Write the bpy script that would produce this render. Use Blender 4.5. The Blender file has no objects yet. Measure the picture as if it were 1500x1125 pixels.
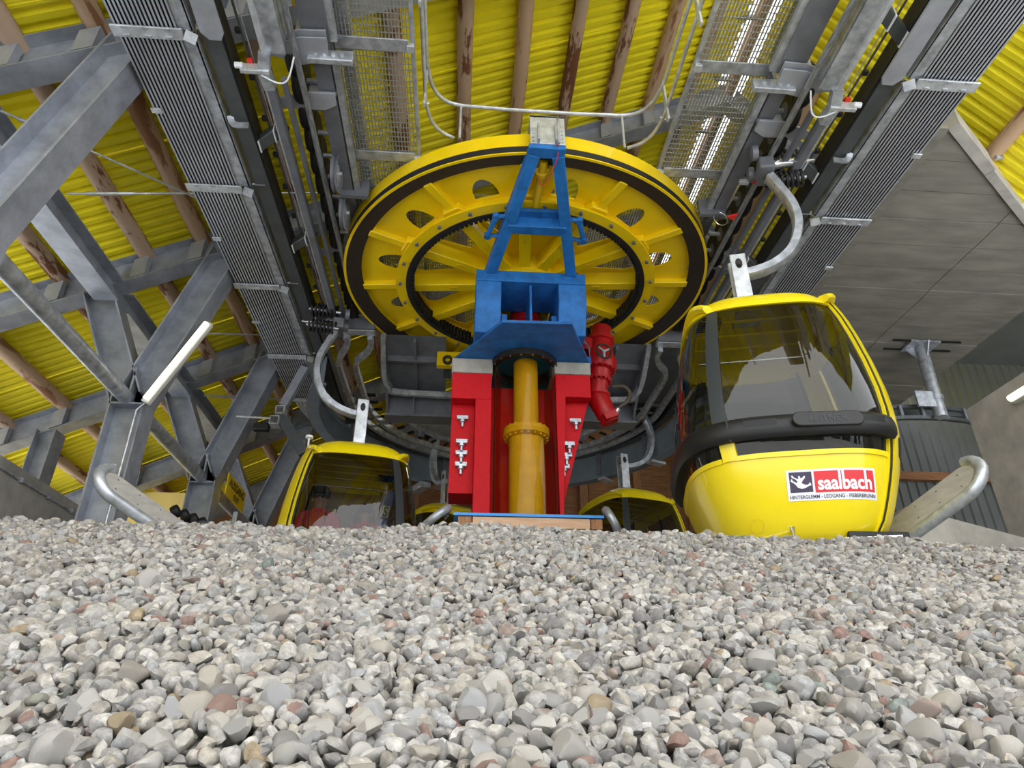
import bpy, bmesh, math, random
import numpy as np
from mathutils import Vector, Matrix, Euler
random.seed(7)
RNG = np.random.default_rng(11)
SC = bpy.context.scene
COL = SC.collection
PI = math.pi
R = math.radians

# ------------------------------------------------------------------ camera, sky, exposure
cam_d = bpy.data.cameras.new('camera'); cam = bpy.data.objects.new('camera', cam_d); COL.objects.link(cam)
cam_d.sensor_width = 36.0; cam_d.lens = 24.0; cam_d.clip_start = 0.05; cam_d.clip_end = 800
cam.location = (0, 0, 0); cam.rotation_euler = (R(90 + 27.9), 0, R(-4.3))
SC.camera = cam
SC.view_settings.view_transform = 'Standard'; SC.view_settings.look = 'None'
SC.view_settings.gamma = 1.0; SC.view_settings.use_curve_mapping = False
SC.view_settings.exposure = 1.6
try:
    SC.cycles.max_bounces = 10; SC.cycles.diffuse_bounces = 6; SC.cycles.transparent_max_bounces = 16
    SC.cycles.use_denoising = True
except Exception: pass
W = bpy.data.worlds.new('overcast_sky'); SC.world = W; W.use_nodes = True
nt = W.node_tree; nt.nodes.clear()
wo = nt.nodes.new('ShaderNodeOutputWorld'); wb = nt.nodes.new('ShaderNodeBackground')
tc = nt.nodes.new('ShaderNodeTexCoord'); sp = nt.nodes.new('ShaderNodeSeparateXYZ'); cr = nt.nodes.new('ShaderNodeValToRGB')
nt.links.new(tc.outputs['Generated'], sp.inputs[0]); nt.links.new(sp.outputs['Z'], cr.inputs[0])
cr.color_ramp.elements[0].position = 0.0; cr.color_ramp.elements[0].color = (.88, .905, .94, 1)
cr.color_ramp.elements[1].position = 0.7; cr.color_ramp.elements[1].color = (.97, .985, 1.0, 1)
nt.links.new(cr.outputs[0], wb.inputs[0]); wb.inputs[1].default_value = 1.45
nt.links.new(wb.outputs[0], wo.inputs[0])

# ------------------------------------------------------------------ materials
MT = {}
def ramp(nt, stops, interp='LINEAR'):
    n = nt.nodes.new('ShaderNodeValToRGB'); n.color_ramp.interpolation = interp
    el = n.color_ramp.elements
    while len(el) < len(stops): el.new(.5)
    for e, (p, c) in zip(el, stops): e.position = p; e.color = (*c, 1)
    return n
def mat(name, col, rough=.5, metal=0., nscale=0, namt=.15, bump=0., col2=None, stretch=(1, 1, 1), thr=None, emit=None, spec=.5, coat=0.):
    m = bpy.data.materials.new(name); m.use_nodes = True; nt = m.node_tree
    b = nt.nodes['Principled BSDF']
    b.inputs['Base Color'].default_value = (*col, 1); b.inputs['Roughness'].default_value = rough
    b.inputs['Metallic'].default_value = metal; b.inputs['Specular IOR Level'].default_value = spec
    if coat: b.inputs['Coat Weight'].default_value = coat; b.inputs['Coat Roughness'].default_value = .08
    if nscale:
        tc = nt.nodes.new('ShaderNodeTexCoord'); mp = nt.nodes.new('ShaderNodeMapping'); mp.inputs['Scale'].default_value = stretch
        nz = nt.nodes.new('ShaderNodeTexNoise'); nz.inputs['Scale'].default_value = nscale; nz.inputs['Detail'].default_value = 6
        nz.inputs['Roughness'].default_value = .62
        nt.links.new(tc.outputs['Object'], mp.inputs[0]); nt.links.new(mp.outputs[0], nz.inputs['Vector'])
        c2 = col2 or tuple(c * (1 - namt) for c in col)
        c1 = col if col2 else tuple(min(1, c * (1 + namt)) for c in col)
        lo, hi = thr or (.35, .65)
        rp = ramp(nt, [(lo, c2), (hi, c1)]); nt.links.new(nz.outputs['Fac'], rp.inputs[0]); nt.links.new(rp.outputs[0], b.inputs['Base Color'])
        if bump:
            bp = nt.nodes.new('ShaderNodeBump'); bp.inputs['Strength'].default_value = bump; bp.inputs['Distance'].default_value = .01
            nt.links.new(nz.outputs['Fac'], bp.inputs['Height']); nt.links.new(bp.outputs[0], b.inputs['Normal'])
    if emit:
        b.inputs['Emission Color'].default_value = (*emit[0], 1); b.inputs['Emission Strength'].default_value = emit[1]
    MT[name] = m; return m
def glass(name, tint, ior=1.5, gl=1.0):
    m = bpy.data.materials.new(name); m.use_nodes = True; nt = m.node_tree; nt.nodes.clear()
    o = nt.nodes.new('ShaderNodeOutputMaterial'); mx = nt.nodes.new('ShaderNodeMixShader')
    t = nt.nodes.new('ShaderNodeBsdfTransparent'); t.inputs[0].default_value = (*tint, 1)
    g = nt.nodes.new('ShaderNodeBsdfGlossy'); g.inputs['Roughness'].default_value = .01; g.inputs[0].default_value = (gl, gl, gl, 1)
    f = nt.nodes.new('ShaderNodeFresnel'); ge = nt.nodes.new('ShaderNodeNewGeometry'); mr = nt.nodes.new('ShaderNodeMapRange')
    mr.inputs['To Min'].default_value = ior; mr.inputs['To Max'].default_value = 1 / ior     # a thin pane reflects alike from both sides
    nt.links.new(ge.outputs['Backfacing'], mr.inputs['Value']); nt.links.new(mr.outputs[0], f.inputs[0])
    nt.links.new(f.outputs[0], mx.inputs[0]); nt.links.new(t.outputs[0], mx.inputs[1]); nt.links.new(g.outputs[0], mx.inputs[2])
    nt.links.new(mx.outputs[0], o.inputs[0]); MT[name] = m; return m

mat('roof_yellow', (.84, .74, .02), .42, nscale=1.3, namt=.07)
mat('wheel_yellow', (.88, .62, .002), .33, nscale=3, namt=.05, coat=.25)
mat('cabin_yellow', (.86, .68, .005), .25, nscale=2, namt=.03, coat=.5)
mat('tube_yellow', (.80, .52, .01), .4, nscale=5, namt=.08)
mat('blue_paint', (.018, .145, .44), .5, nscale=6, namt=.25, bump=.05, spec=.3)
mat('blue_sheet', (.02, .26, .72), .4)
mat('red_paint', (.56, .003, .010), .6, nscale=20, namt=.08, bump=.06, spec=.25)
mat('red_gloss', (.42, .003, .006), .4, nscale=12, namt=.15)
mat('steel', (.33, .355, .41), .42, .35, nscale=4, namt=.22, bump=.03)
mat('galvanised', (.46, .49, .54), .38, .55, nscale=9, namt=.3, bump=.03)
mat('galvanised_light', (.60, .63, .67), .36, .5, nscale=9, namt=.22)
mat('beam_grey', (.17, .18, .21), .5, .3, nscale=5, namt=.15)
mat('dark_rail', (.085, .095, .10), .45, .35, nscale=4, namt=.15)
mat('plate_grey', (.36, .38, .43), .42, .3, nscale=5, namt=.12)
mat('ring_grey', (.20, .245, .29), .5, .1, nscale=3, namt=.12)
mat('rubber', (.012, .012, .013), .55)
mat('liner', (.030, .022, .018), .6, nscale=30, namt=.3)
mat('black_plastic', (.010, .010, .011), .45, spec=.35)
mat('post_grey', (.03, .036, .04), .45, spec=.35)
mat('rope_steel', (.27, .285, .30), .5, .5, nscale=60, namt=.4, stretch=(1, .15, 1))
mat('log_bark', (.47, .34, .25), .8, nscale=2.4, col2=(.17, .065, .028), stretch=(2.6, .6, 2.6), thr=(.43, .47), bump=.5)
mat('log_pale', (.52, .36, .24), .8, nscale=2.2, col2=(.27, .125, .06), stretch=(2.6, .45, 2.6), thr=(.41, .46), bump=.5)
mat('timber_brown', (.36, .17, .075), .75, nscale=5, col2=(.19, .08, .035), stretch=(.5, 5, 7), bump=.3)
mat('timber_post', (.33, .16, .075), .75, nscale=6, namt=.35, stretch=(6, 6, .5), bump=.3)
mat('timber_pale', (.66, .45, .31), .7, nscale=6, col2=(.55, .32, .19), stretch=(.6, 6, 6), bump=.2)
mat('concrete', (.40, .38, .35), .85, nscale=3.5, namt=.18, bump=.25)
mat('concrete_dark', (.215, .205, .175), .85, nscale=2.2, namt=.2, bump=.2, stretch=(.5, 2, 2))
mat('concrete_pale', (.62, .59, .54), .85, nscale=6, namt=.15, bump=.2)
mat('floor_concrete', (.33, .32, .30), .85, nscale=2, namt=.15)
mat('plywood', (.36, .345, .32), .7, nscale=5, namt=.12, stretch=(4, 1, 4))
mat('sheet_grey', (.14, .15, .15), .5, .1, nscale=2, namt=.1)
mat('white_panel', (.80, .82, .86), .5)
mat('lamp_body', (.70, .71, .68), .4)
mat('lamp_tube', (1, .97, .85), .4, emit=((1, .94, .74), .40))
mat('sticker_white', (.80, .82, .88), .4)
mat('sticker_red', (.70, .035, .045), .4)
mat('sticker_navy', (.055, .045, .09), .4)
mat('sign_yellow', (.90, .62, .01), .35)
mat('sign_black', (.012, .012, .012), .5)
mat('yellow_wall', (.93, .72, .22), .7, nscale=2, namt=.04)
mat('jacket_red', (.85, .03, .05), .7)
mat('cloth_black', (.015, .015, .018), .8)
mat('skin', (.52, .30, .22), .55)
mat('ski_blue', (.01, .035, .30), .35)
mat('ski_yellow', (.62, .55, .06), .4)
mat('chrome', (.65, .66, .68), .18, .9)
mat('signal_red', (.75, .03, .02), .5)
mat('hose', (.06, .045, .03), .5)
mat('seat_dark', (.02, .02, .024), .9)
mat('snow', (.80, .83, .88), .9, nscale=.05, namt=.06)
mat('ground_out', (.60, .60, .58), .9, nscale=.4, namt=.12)
mat('forest', (.03, .05, .035), .95, nscale=.3, namt=.4)
mat('ribbed_face', (.50, .53, .58), .35, .55, nscale=3, namt=.12)
mat('ribbed_gap', (.03, .035, .05), .6)
mat('mesh_wire', (.40, .42, .44), .4, .6)
glass('cabin_glass', (.43, .43, .38), 1.45)
glass('tube_tint', (.78, .68, .44), 1.22, .9)
glass('skylight_glass', (.93, .95, .97), 1.3)
# gravel: colour by stone
def gravel_mat():
    m = bpy.data.materials.new('gravel_stone'); m.use_nodes = True; nt = m.node_tree; b = nt.nodes['Principled BSDF']
    g = nt.nodes.new('ShaderNodeNewGeometry'); oi = nt.nodes.new('ShaderNodeObjectInfo')
    ad = nt.nodes.new('ShaderNodeMath'); ad.operation = 'ADD'; fr = nt.nodes.new('ShaderNodeMath'); fr.operation = 'FRACT'
    nt.links.new(g.outputs['Random Per Island'], ad.inputs[0]); nt.links.new(oi.outputs['Random'], ad.inputs[1]); nt.links.new(ad.outputs[0], fr.inputs[0])
    stops = [(0, (0.243, 0.234, 0.225)), (.14, (0.324, 0.310, 0.293)), (.26, (0.189, 0.180, 0.176)), (.36, (0.360, 0.338, 0.306)), (.48, (0.270, 0.257, 0.239)), (.58, (0.396, 0.378, 0.356)),
             (.68, (0.243, 0.221, 0.194)), (.75, (0.293, 0.293, 0.293)), (.82, (0.324, 0.297, 0.257)), (.91, (0.211, 0.135, 0.113)), (.93, (0.198, 0.194, 0.162)), (.945, (0.270, 0.211, 0.180)), (.955, (0.252, 0.198, 0.126)), (.963, (0.162, 0.184, 0.167)), (.97, (0.297, 0.288, 0.275))]
    rp = ramp(nt, stops, 'CONSTANT'); nt.links.new(fr.outputs[0], rp.inputs[0])
    tc = nt.nodes.new('ShaderNodeTexCoord')
    n1 = nt.nodes.new('ShaderNodeTexNoise'); n1.inputs['Scale'].default_value = 60; n1.inputs['Detail'].default_value = 8; n1.inputs['Roughness'].default_value = .7
    nt.links.new(tc.outputs['Object'], n1.inputs['Vector'])
    r2 = ramp(nt, [(.26, (.42, .42, .42)), (.44, (.78, .775, .77)), (.56, (.98, .98, .97)), (.70, (1.45, 1.44, 1.42))]); nt.links.new(n1.outputs['Fac'], r2.inputs[0])
    mx = nt.nodes.new('ShaderNodeMix'); mx.data_type = 'RGBA'; mx.blend_type = 'MULTIPLY'; mx.inputs[0].default_value = 1
    nt.links.new(rp.outputs[0], mx.inputs[6]); nt.links.new(r2.outputs[0], mx.inputs[7]); nt.links.new(mx.outputs[2], b.inputs['Base Color'])
    bp = nt.nodes.new('ShaderNodeBump'); bp.inputs['Strength'].default_value = .35; bp.inputs['Distance'].default_value = .006
    nt.links.new(n1.outputs['Fac'], bp.inputs['Height']); nt.links.new(bp.outputs[0], b.inputs['Normal'])
    b.inputs['Roughness'].default_value = .75; MT['gravel_stone'] = m
gravel_mat()
mat('gravel_base', (.20, .19, .18), .95, nscale=40, namt=.4)

# ------------------------------------------------------------------ mesh helpers
class MB:
    def __init__(s): s.v = []; s.f = []
    def add(s, vs, fs, M=None):
        n = len(s.v)
        s.v += [tuple(M @ Vector(p)) if M is not None else tuple(p) for p in vs]
        s.f += [tuple(i + n for i in f) for f in fs]; return s
    def box(s, c, d, M=None):
        x, y, z = c; a, b, h = d[0] / 2, d[1] / 2, d[2] / 2
        vs = [(x - a, y - b, z - h), (x + a, y - b, z - h), (x + a, y + b, z - h), (x - a, y + b, z - h),
              (x - a, y - b, z + h), (x + a, y - b, z + h), (x + a, y + b, z + h), (x - a, y + b, z + h)]
        return s.add(vs, [(0, 3, 2, 1), (4, 5, 6, 7), (0, 1, 5, 4), (1, 2, 6, 5), (2, 3, 7, 6), (3, 0, 4, 7)], M)
    def bx(s, x0, x1, y0, y1, z0, z1, M=None):
        return s.box(((x0 + x1) / 2, (y0 + y1) / 2, (z0 + z1) / 2), (abs(x1 - x0), abs(y1 - y0), abs(z1 - z0)), M)
    def sweep(s, path, prof, up=(0, 0, 1), closed=False, caps=True):
        """prof: list of (a,b): a along side vector, b along up"""
        P = [Vector(p) for p in path]; n = len(P); k = len(prof); base = len(s.v); up = Vector(up)
        for i in range(n):
            if closed: t = (P[(i + 1) % n] - P[i - 1])
            else: t = P[min(i + 1, n - 1)] - P[max(i - 1, 0)]
            t.normalize(); side = t.cross(up)
            if side.length < 1e-5: side = t.cross(Vector((0, 1, 0)))
            side.normalize(); u = side.cross(t).normalized()
            sc = 1.0
            if 0 < i < n - 1 or closed:
                d1 = (P[i] - P[i - 1]).normalized(); c = max(.5, d1.dot(t)); sc = 1 / c
            for a, b in prof: s.v.append(tuple(P[i] + side * a * (sc if abs(t.dot(up)) < .99 else 1) + u * b))
        for i in range(n if closed else n - 1):
            j = (i + 1) % n
            for q in range(k):
                r = (q + 1) % k
                s.f.append((base + i * k + q, base + i * k + r, base + j * k + r, base + j * k + q))
        if caps and not closed:
            s.f.append(tuple(base + q for q in reversed(range(k)))); s.f.append(tuple(base + (n - 1) * k + q for q in range(k)))
        return s
    def tube(s, path, r, seg=10, closed=False):
        P = [Vector(p) for p in path]
        t = (P[-1] - P[0]) if not closed else Vector((1, 0, 0))
        up = (0, 0, 1)
        if not closed and t.length > 1e-6 and abs(t.normalized().z) > .95: up = (0, 1, 0.01)
        return s.sweep(path, [(r * math.cos(2 * PI * q / seg), r * math.sin(2 * PI * q / seg)) for q in range(seg)], up, closed)
    def ibeam(s, p0, p1, depth, width, tf=.016, tw=.012, up=(0, 0, 1)):
        d, w = depth / 2, width / 2; t = tw / 2
        prof = [(-w, -d), (w, -d), (w, -d + tf), (t, -d + tf), (t, d - tf), (w, d - tf), (w, d), (-w, d), (-w, d - tf), (-t, d - tf), (-t, -d + tf), (-w, -d + tf)]
        # triangulation-safe end caps: three quads
        base = len(s.v); s.sweep([p0, p1], prof, up, caps=False)
        for o, rev in ((0, 1), (12, 0)):
            for f in ((0, 1, 2, 11), (10, 3, 4, 9), (8, 5, 6, 7), (11, 2, 3, 10), (9, 4, 5, 8)):
                g = tuple(base + o + i for i in f); s.f.append(tuple(reversed(g)) if rev else g)
        return s
    def rect(s, path, w, h, up=(0, 0, 1), closed=False):
        return s.sweep(path, [(-w / 2, -h / 2), (w / 2, -h / 2), (w / 2, h / 2), (-w / 2, h / 2)], up, closed)
    def lathe(s, prof, seg=24, M=None, caps=True):
        """prof: (r,z) from bottom to top"""
        vs = []; fs = []; k = len(prof)
        for r, z in prof:
            for q in range(seg):
                a = 2 * PI * q / seg; vs.append((r * math.cos(a), r * math.sin(a), z))
        for i in range(k - 1):
            for q in range(seg):
                r = (q + 1) % seg; fs.append((i * seg + q, i * seg + r, (i + 1) * seg + r, (i + 1) * seg + q))
        if caps:
            if prof[0][0] > 1e-4: fs.append(tuple(reversed(range(seg))))
            if prof[-1][0] > 1e-4: fs.append(tuple((k - 1) * seg + q for q in range(seg)))
        return s.add(vs, fs, M)
    def ring(s, prof, seg=64, M=None):
        """closed profile lathe"""
        vs = []; fs = []; k = len(prof)
        for r, z in prof:
            for q in range(seg):
                a = 2 * PI * q / seg; vs.append((r * math.cos(a), r * math.sin(a), z))
        for i in range(k):
            j = (i + 1) % k
            for q in range(seg):
                r = (q + 1) % seg; fs.append((i * seg + q, i * seg + r, j * seg + r, j * seg + q))
        return s.add(vs, fs, M)
    def prism(s, poly, z0, z1, M=None):
        k = len(poly); vs = [(x, y, z0) for x, y in poly] + [(x, y, z1) for x, y in poly]
        fs = [tuple(reversed(range(k))), tuple(range(k, 2 * k))] + [(i, (i + 1) % k, k + (i + 1) % k, k + i) for i in range(k)]
        return s.add(vs, fs, M)
    def build(s, name, m, parent=None, smooth=35, bevel=0., loc=None, fix=True):
        me = bpy.data.meshes.new(name); me.from_pydata(s.v, [], s.f); me.validate()
        if fix:
            bm = bmesh.new(); bm.from_mesh(me); bmesh.ops.recalc_face_normals(bm, faces=bm.faces)
            bm.to_mesh(me); bm.free()
        me.materials.append(MT[m])
        if smooth:
            me.shade_smooth()
            try: me.set_sharp_from_angle(angle=R(smooth))
            except Exception: pass
        o = bpy.data.objects.new(name, me); COL.objects.link(o)
        if loc is not None: o.location = loc
        if parent is not None: o.parent = parent
        if bevel:
            b = o.modifiers.new('bevel', 'BEVEL'); b.width = bevel; b.segments = 2; b.limit_method = 'ANGLE'; b.angle_limit = R(40)
        return o
def thing(name, label, cat, loc=(0, 0, 0), rz=0, group=None):
    o = bpy.data.objects.new(name, None); COL.objects.link(o); o.empty_display_size = .1
    o.location = loc; o.rotation_euler = (0, 0, rz); return tag(o, label, cat, group)
def tag(o, label, cat, group=None):
    o['label'] = label; o['category'] = cat
    if group: o['group'] = group
    return o
def struct(o, label=None):
    o['kind'] = 'structure'
    if label: o['label'] = label; o['category'] = 'setting'
    return o
def settle(e):
    """parts were written in world coordinates: keep them there under an Empty that stands at the thing's base"""
    M = Matrix.Translation(e.location).inverted()
    for c in e.children: c.matrix_parent_inverse = M
    return e
def copy_tree(o, parent=None):
    c = o.copy(); COL.objects.link(c)
    if parent is not None:
        c.parent = parent; c.matrix_parent_inverse = o.matrix_parent_inverse.copy()
    for ch in o.children: copy_tree(ch, c)
    return c
def arc(cx, cy, r, a0, a1, n, z):
    return [(cx + r * math.cos(R(a0 + (a1 - a0) * i / n)), cy + r * math.sin(R(a0 + (a1 - a0) * i / n)), z) for i in range(n + 1)]
def catmull(P, n=6):
    P = [Vector(p) for p in P]; out = []
    for i in range(len(P) - 1):
        a, b, c, d = P[max(i - 1, 0)], P[i], P[i + 1], P[min(i + 2, len(P) - 1)]
        for k in range(n):
            t = k / n; out.append(.5 * ((2 * b) + (c - a) * t + (2 * a - 5 * b + 4 * c - d) * t * t + (3 * b - a - 3 * c + d) * t ** 3))
    out.append(P[-1]); return [tuple(p) for p in out]
def along(p0, p1, up=(0, 0, 1)):
    """matrix whose z axis runs from p0 to p1, origin p0"""
    p0 = Vector(p0); z = (Vector(p1) - p0).normalized(); u = Vector(up)
    if abs(z.dot(u)) > .98: u = Vector((0, 1, 0))
    x = u.cross(z).normalized(); y = z.cross(x)
    return Matrix(((x.x, y.x, z.x, p0.x), (x.y, y.y, z.y, p0.y), (x.z, y.z, z.z, p0.z), (0, 0, 0, 1)))
def text_mesh(txt, size, name, m, parent, M, width=None, bold=0.0, ext=.0008, shear=0):
    cu = bpy.data.curves.new(name, 'FONT'); cu.body = txt; cu.size = size; cu.align_x = 'CENTER'; cu.align_y = 'CENTER'
    cu.offset = bold; cu.extrude = ext; cu.resolution_u = 3
    t = bpy.data.objects.new(name, cu); COL.objects.link(t)
    dg = bpy.context.evaluated_depsgraph_get(); me = bpy.data.meshes.new_from_object(t.evaluated_get(dg))
    bpy.data.objects.remove(t)
    xs = [v.co.x for v in me.vertices]; ys = [v.co.y for v in me.vertices]
    w = max(xs) - min(xs); cx = (max(xs) + min(xs)) / 2; cy = (max(ys) + min(ys)) / 2
    k = (width / w) if width else 1
    me.transform(M @ Matrix.Scale(k, 4, (1, 0, 0)) @ Matrix.Translation((-cx, -cy, 0)))
    me.materials.clear(); me.materials.append(MT[m])
    o = bpy.data.objects.new(name, me); COL.objects.link(o); o.parent = parent; return o
# ------------------------------------------------------------------ the setting
def zl(x): return 7.96 + .48 * x          # left roof slope
def zr(x): return 15.3125 - 1.25 * x        # steep right slope, ridge at x = 4.25, z = 10
CX, CY, KY = .755, 7.69, 11.06            # bullwheel centre; centre of the turnaround
def SX(s, off): return CX + s * off

floor = struct(MB().bx(-9, 12, 3.55, 18, .75, .95).build('floor', 'floor_concrete', smooth=0))
ground = MB().bx(-60, 60, -90, -3.4, -1.6, -1.4).build('floor', 'ground_out', smooth=0); struct(ground)

# gravel bank: a sloping bed of loose stones up to a crest in front of the machinery
GY0, GY1, GZ0, GZ1 = .55, 3.62, -.31, 1.015
def gz(x, y):
    t = (y - GY0) / (GY1 - GY0)
    h = GZ0 + (GZ1 - GZ0) * t
    h -= .016 * max(0, x - .5)
    h += .022 * math.sin(1.9 * x + .7) * math.sin(2.3 * y + x) + .012 * math.sin(5.1 * x + 2.2 * y)
    if y > GY1: h = GZ1 - .016 * max(0, x - .5) - .35 * (y - GY1) + .02 * math.sin(1.9 * x + .7)
    return h
bed = MB(); nx, ny = 40, 24
for j in range(ny + 1):
    y = -3.4 + (GY1 + .35 + 3.4) * j / ny
    for i in range(nx + 1):
        x = -5.4 + 11.0 * i / nx; bed.v.append((x, y, gz(x, max(y, -1.2)) - .035))
for j in range(ny):
    for i in range(nx):
        a = j * (nx + 1) + i; bed.f.append((a, a + 1, a + nx + 2, a + nx + 1))
bank = struct(bed.build('floor', 'gravel_base', fix=False))
def ico(sub):
    bm = bmesh.new(); bmesh.ops.create_icosphere(bm, subdivisions=sub, radius=1.0)
    v = np.array([p.co[:] for p in bm.verts]); f = np.array([[q.index for q in p.verts] for p in bm.faces]); bm.free(); return v, f
def rock(v0, rng):
    v = v0.copy()
    for _ in range(rng.integers(9, 15)):
        n = rng.normal(size=3); n /= np.linalg.norm(n); d = rng.uniform(.48, .84)
        v -= np.maximum(0, v @ n - d)[:, None] * n * .99
    v *= rng.uniform(.72, 1.3, size=3) * np.array([1.24, 1.12, .96]); return v
v1, f1 = ico(2); v2, f2 = ico(3)
LOW = [rock(v1, RNG) for _ in range(24)]; HIGH = [rock(v2, RNG) for _ in range(16)]
def half(y): return .28 + y * .86 + 1.15
pts = []
for layer, cell, dz in ((0, .0285, .006), (1, .044, -.016)):
    y = .62
    while y < GY1 + .10:
        xm = half(y); x = -xm
        while x < xm + .05:
            px = x + RNG.uniform(-.42, .42) * cell; py = y + RNG.uniform(-.42, .42) * cell * .9
            s = float(np.clip(RNG.lognormal(-.06, .24), .6, 1.6)) * .0178
            if RNG.random() < .035: s *= 1.35
            pts.append((px, py, gz(px, py) + dz + RNG.uniform(-.007, .008) + (.006 if s > .022 else 0), s)); x += cell
        y += cell * .92
pts = np.array(pts)
vis = (pts[:, 1] > 1.0) & (np.abs(pts[:, 0] - .08 * pts[:, 1]) < .80 * pts[:, 1]) & (np.arange(len(pts)) < len(pts))
top = pts[:, 2] > np.array([gz(a, b) for a, b in pts[:, :2]]) - .004
size = np.where(vis & top, pts[:, 3] / pts[:, 1], 0); near = np.argsort(-size)[:300]; near_set = np.zeros(len(pts), bool); near_set[near] = True
HM = []
for v in HIGH:
    me = bpy.data.meshes.new('stone'); me.from_pydata(v.tolist(), [], f2.tolist()); me.materials.append(MT['gravel_stone']); me.shade_smooth()
    me.set_sharp_from_angle(angle=R(32)); HM.append(me)
for i in np.where(near_set)[0]:
    o = bpy.data.objects.new('stone', HM[i % len(HM)]); COL.objects.link(o); o.parent = bank
    o.location = pts[i, :3]; o.scale = (pts[i, 3],) * 3
    o.rotation_euler = (RNG.normal(.4, .5), RNG.normal(0, .5), RNG.uniform(0, 6.28))
rest = pts[~near_set]; VV = []; FF = []; nb = 0
for i, (x, y, z, s) in enumerate(rest):
    hi = y < 1.7 and False
    v, f = (LOW[i % len(LOW)], f1)
    E = np.array(Euler((RNG.normal(.4, .5), RNG.normal(0, .5), RNG.uniform(0, 6.28))).to_matrix())
    VV.append((v * s) @ E.T + (x, y, z)); FF.append(f + nb); nb += len(v)
VV = np.concatenate(VV).astype(np.float32); FF = np.concatenate(FF).astype(np.int32)
me = bpy.data.meshes.new('gravel'); me.vertices.add(len(VV)); me.vertices.foreach_set('co', VV.ravel())
me.loops.add(FF.size); me.loops.foreach_set('vertex_index', FF.ravel()); me.polygons.add(len(FF))
me.polygons.foreach_set('loop_start', np.arange(0, FF.size, 3, dtype=np.int32)); me.update(calc_edges=True)
me.materials.append(MT['gravel_stone']); me.shade_smooth(); me.set_sharp_from_angle(angle=R(38))
gr = bpy.data.objects.new('gravel', me); COL.objects.link(gr); gr.parent = bank; gr['kind'] = 'stuff'
print('stones', len(pts), 'tris', len(FF))

# roof: corrugated sheets, logs, skylight
ceil = bpy.data.objects.new('ceiling', None); COL.objects.link(ceil); struct(ceil)
def sheet(y0, waves, fz, x0, x1, amp=.026, pitch=.15):
    b = MB(); pr = [(0, 0), (.22, 0), (.36, 1), (.64, 1), (.78, 0)]
    P = [((w + a) * pitch, h * amp * 2 - amp) for w in range(waves) for a, h in pr] + [(waves * pitch, -amp)]
    nx_ = 2
    for a, h in P:
        for k in range(nx_): x = x0 + (x1 - x0) * k; b.v.append((x, y0 + a, fz(x) + h))
    for i in range(len(P) - 1): b.f.append((2 * i, 2 * i + 1, 2 * i + 3, 2 * i + 2))
    return b
y = -1.2; k = 0
while y < 16.2:
    o = sheet(y, 6, zl, -9.2, 4.09, amp=.032).build('roof_sheet', 'roof_yellow', ceil, smooth=0, fix=False); o.location.z = .004 * (k % 2)
    if True:
        o = sheet(y, 6, zr, 4.46, 7.2, amp=.03).build('roof_sheet', 'roof_yellow', ceil, smooth=0, fix=False); o.location.z = .004 * (k % 2)
    y += .9 - .004; k += 1
YR = (4.52, 7.6, 10.3, 13.15, 15.9)
def log(x, z, y0, y1, r, m):
    P = []; n = 14
    for i in range(n + 1):
        yy = y0 + (y1 - y0) * i / n; P.append((x + random.uniform(-.012, .012), yy, z + random.uniform(-.01, .01)))
    b = MB(); seg = 9; prof = [(r * random.uniform(.92, 1.06) * math.cos(2 * PI * q / seg), r * random.uniform(.92, 1.06) * math.sin(2 * PI * q / seg)) for q in range(seg)]
    return b.sweep(P, prof).build('purlin', m, ceil, smooth=60)
for i, x in enumerate((-8.5, -7.85, -7.1, -6.35, -5.25, -4.3, -3.65, -3.07, -2.4, -1.75, -1.0, -.17, .57, 1.3, 2.05, 2.76, 3.5)):
    log(x, zl(x) - .125, -1.1, 16, .10 if x > -2 else .105, 'log_bark' if i % 3 else 'log_pale')
for x in (5.1, 6.70): log(x, zr(x) - .14, -1.1, 15 if x < 5.5 else 5.98, .11, 'log_pale')
# ridge skylight
sk = MB().add([(4.07, -3, zl(4.07)), (4.25, -3, 10.0), (4.25, 16, 10.0), (4.07, 16, zl(4.07))], [(0, 1, 2, 3)])
struct(sk.build('window_1', 'skylight_glass', smooth=0, fix=False))
s2 = MB().add([(4.31, -3, zr(4.31)), (4.46, -3, zr(4.46)), (4.46, 16, zr(4.46)), (4.31, 16, zr(4.31))], [(0, 1, 2, 3)])
struct(s2.build('window_2', 'skylight_glass', smooth=0, fix=False))
MB().bx(4.22, 4.33, -3, 16, 9.72, 9.98).build('ridge_beam', 'timber_brown', ceil)
b = MB()
for yy in np.arange(-2.5, 16, 1.1): b.bx(3.94, 4.27, yy, yy + .05, 9.83, 9.9)
b.build('glazing_bar', 'beam_grey', ceil, smooth=0)
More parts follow.
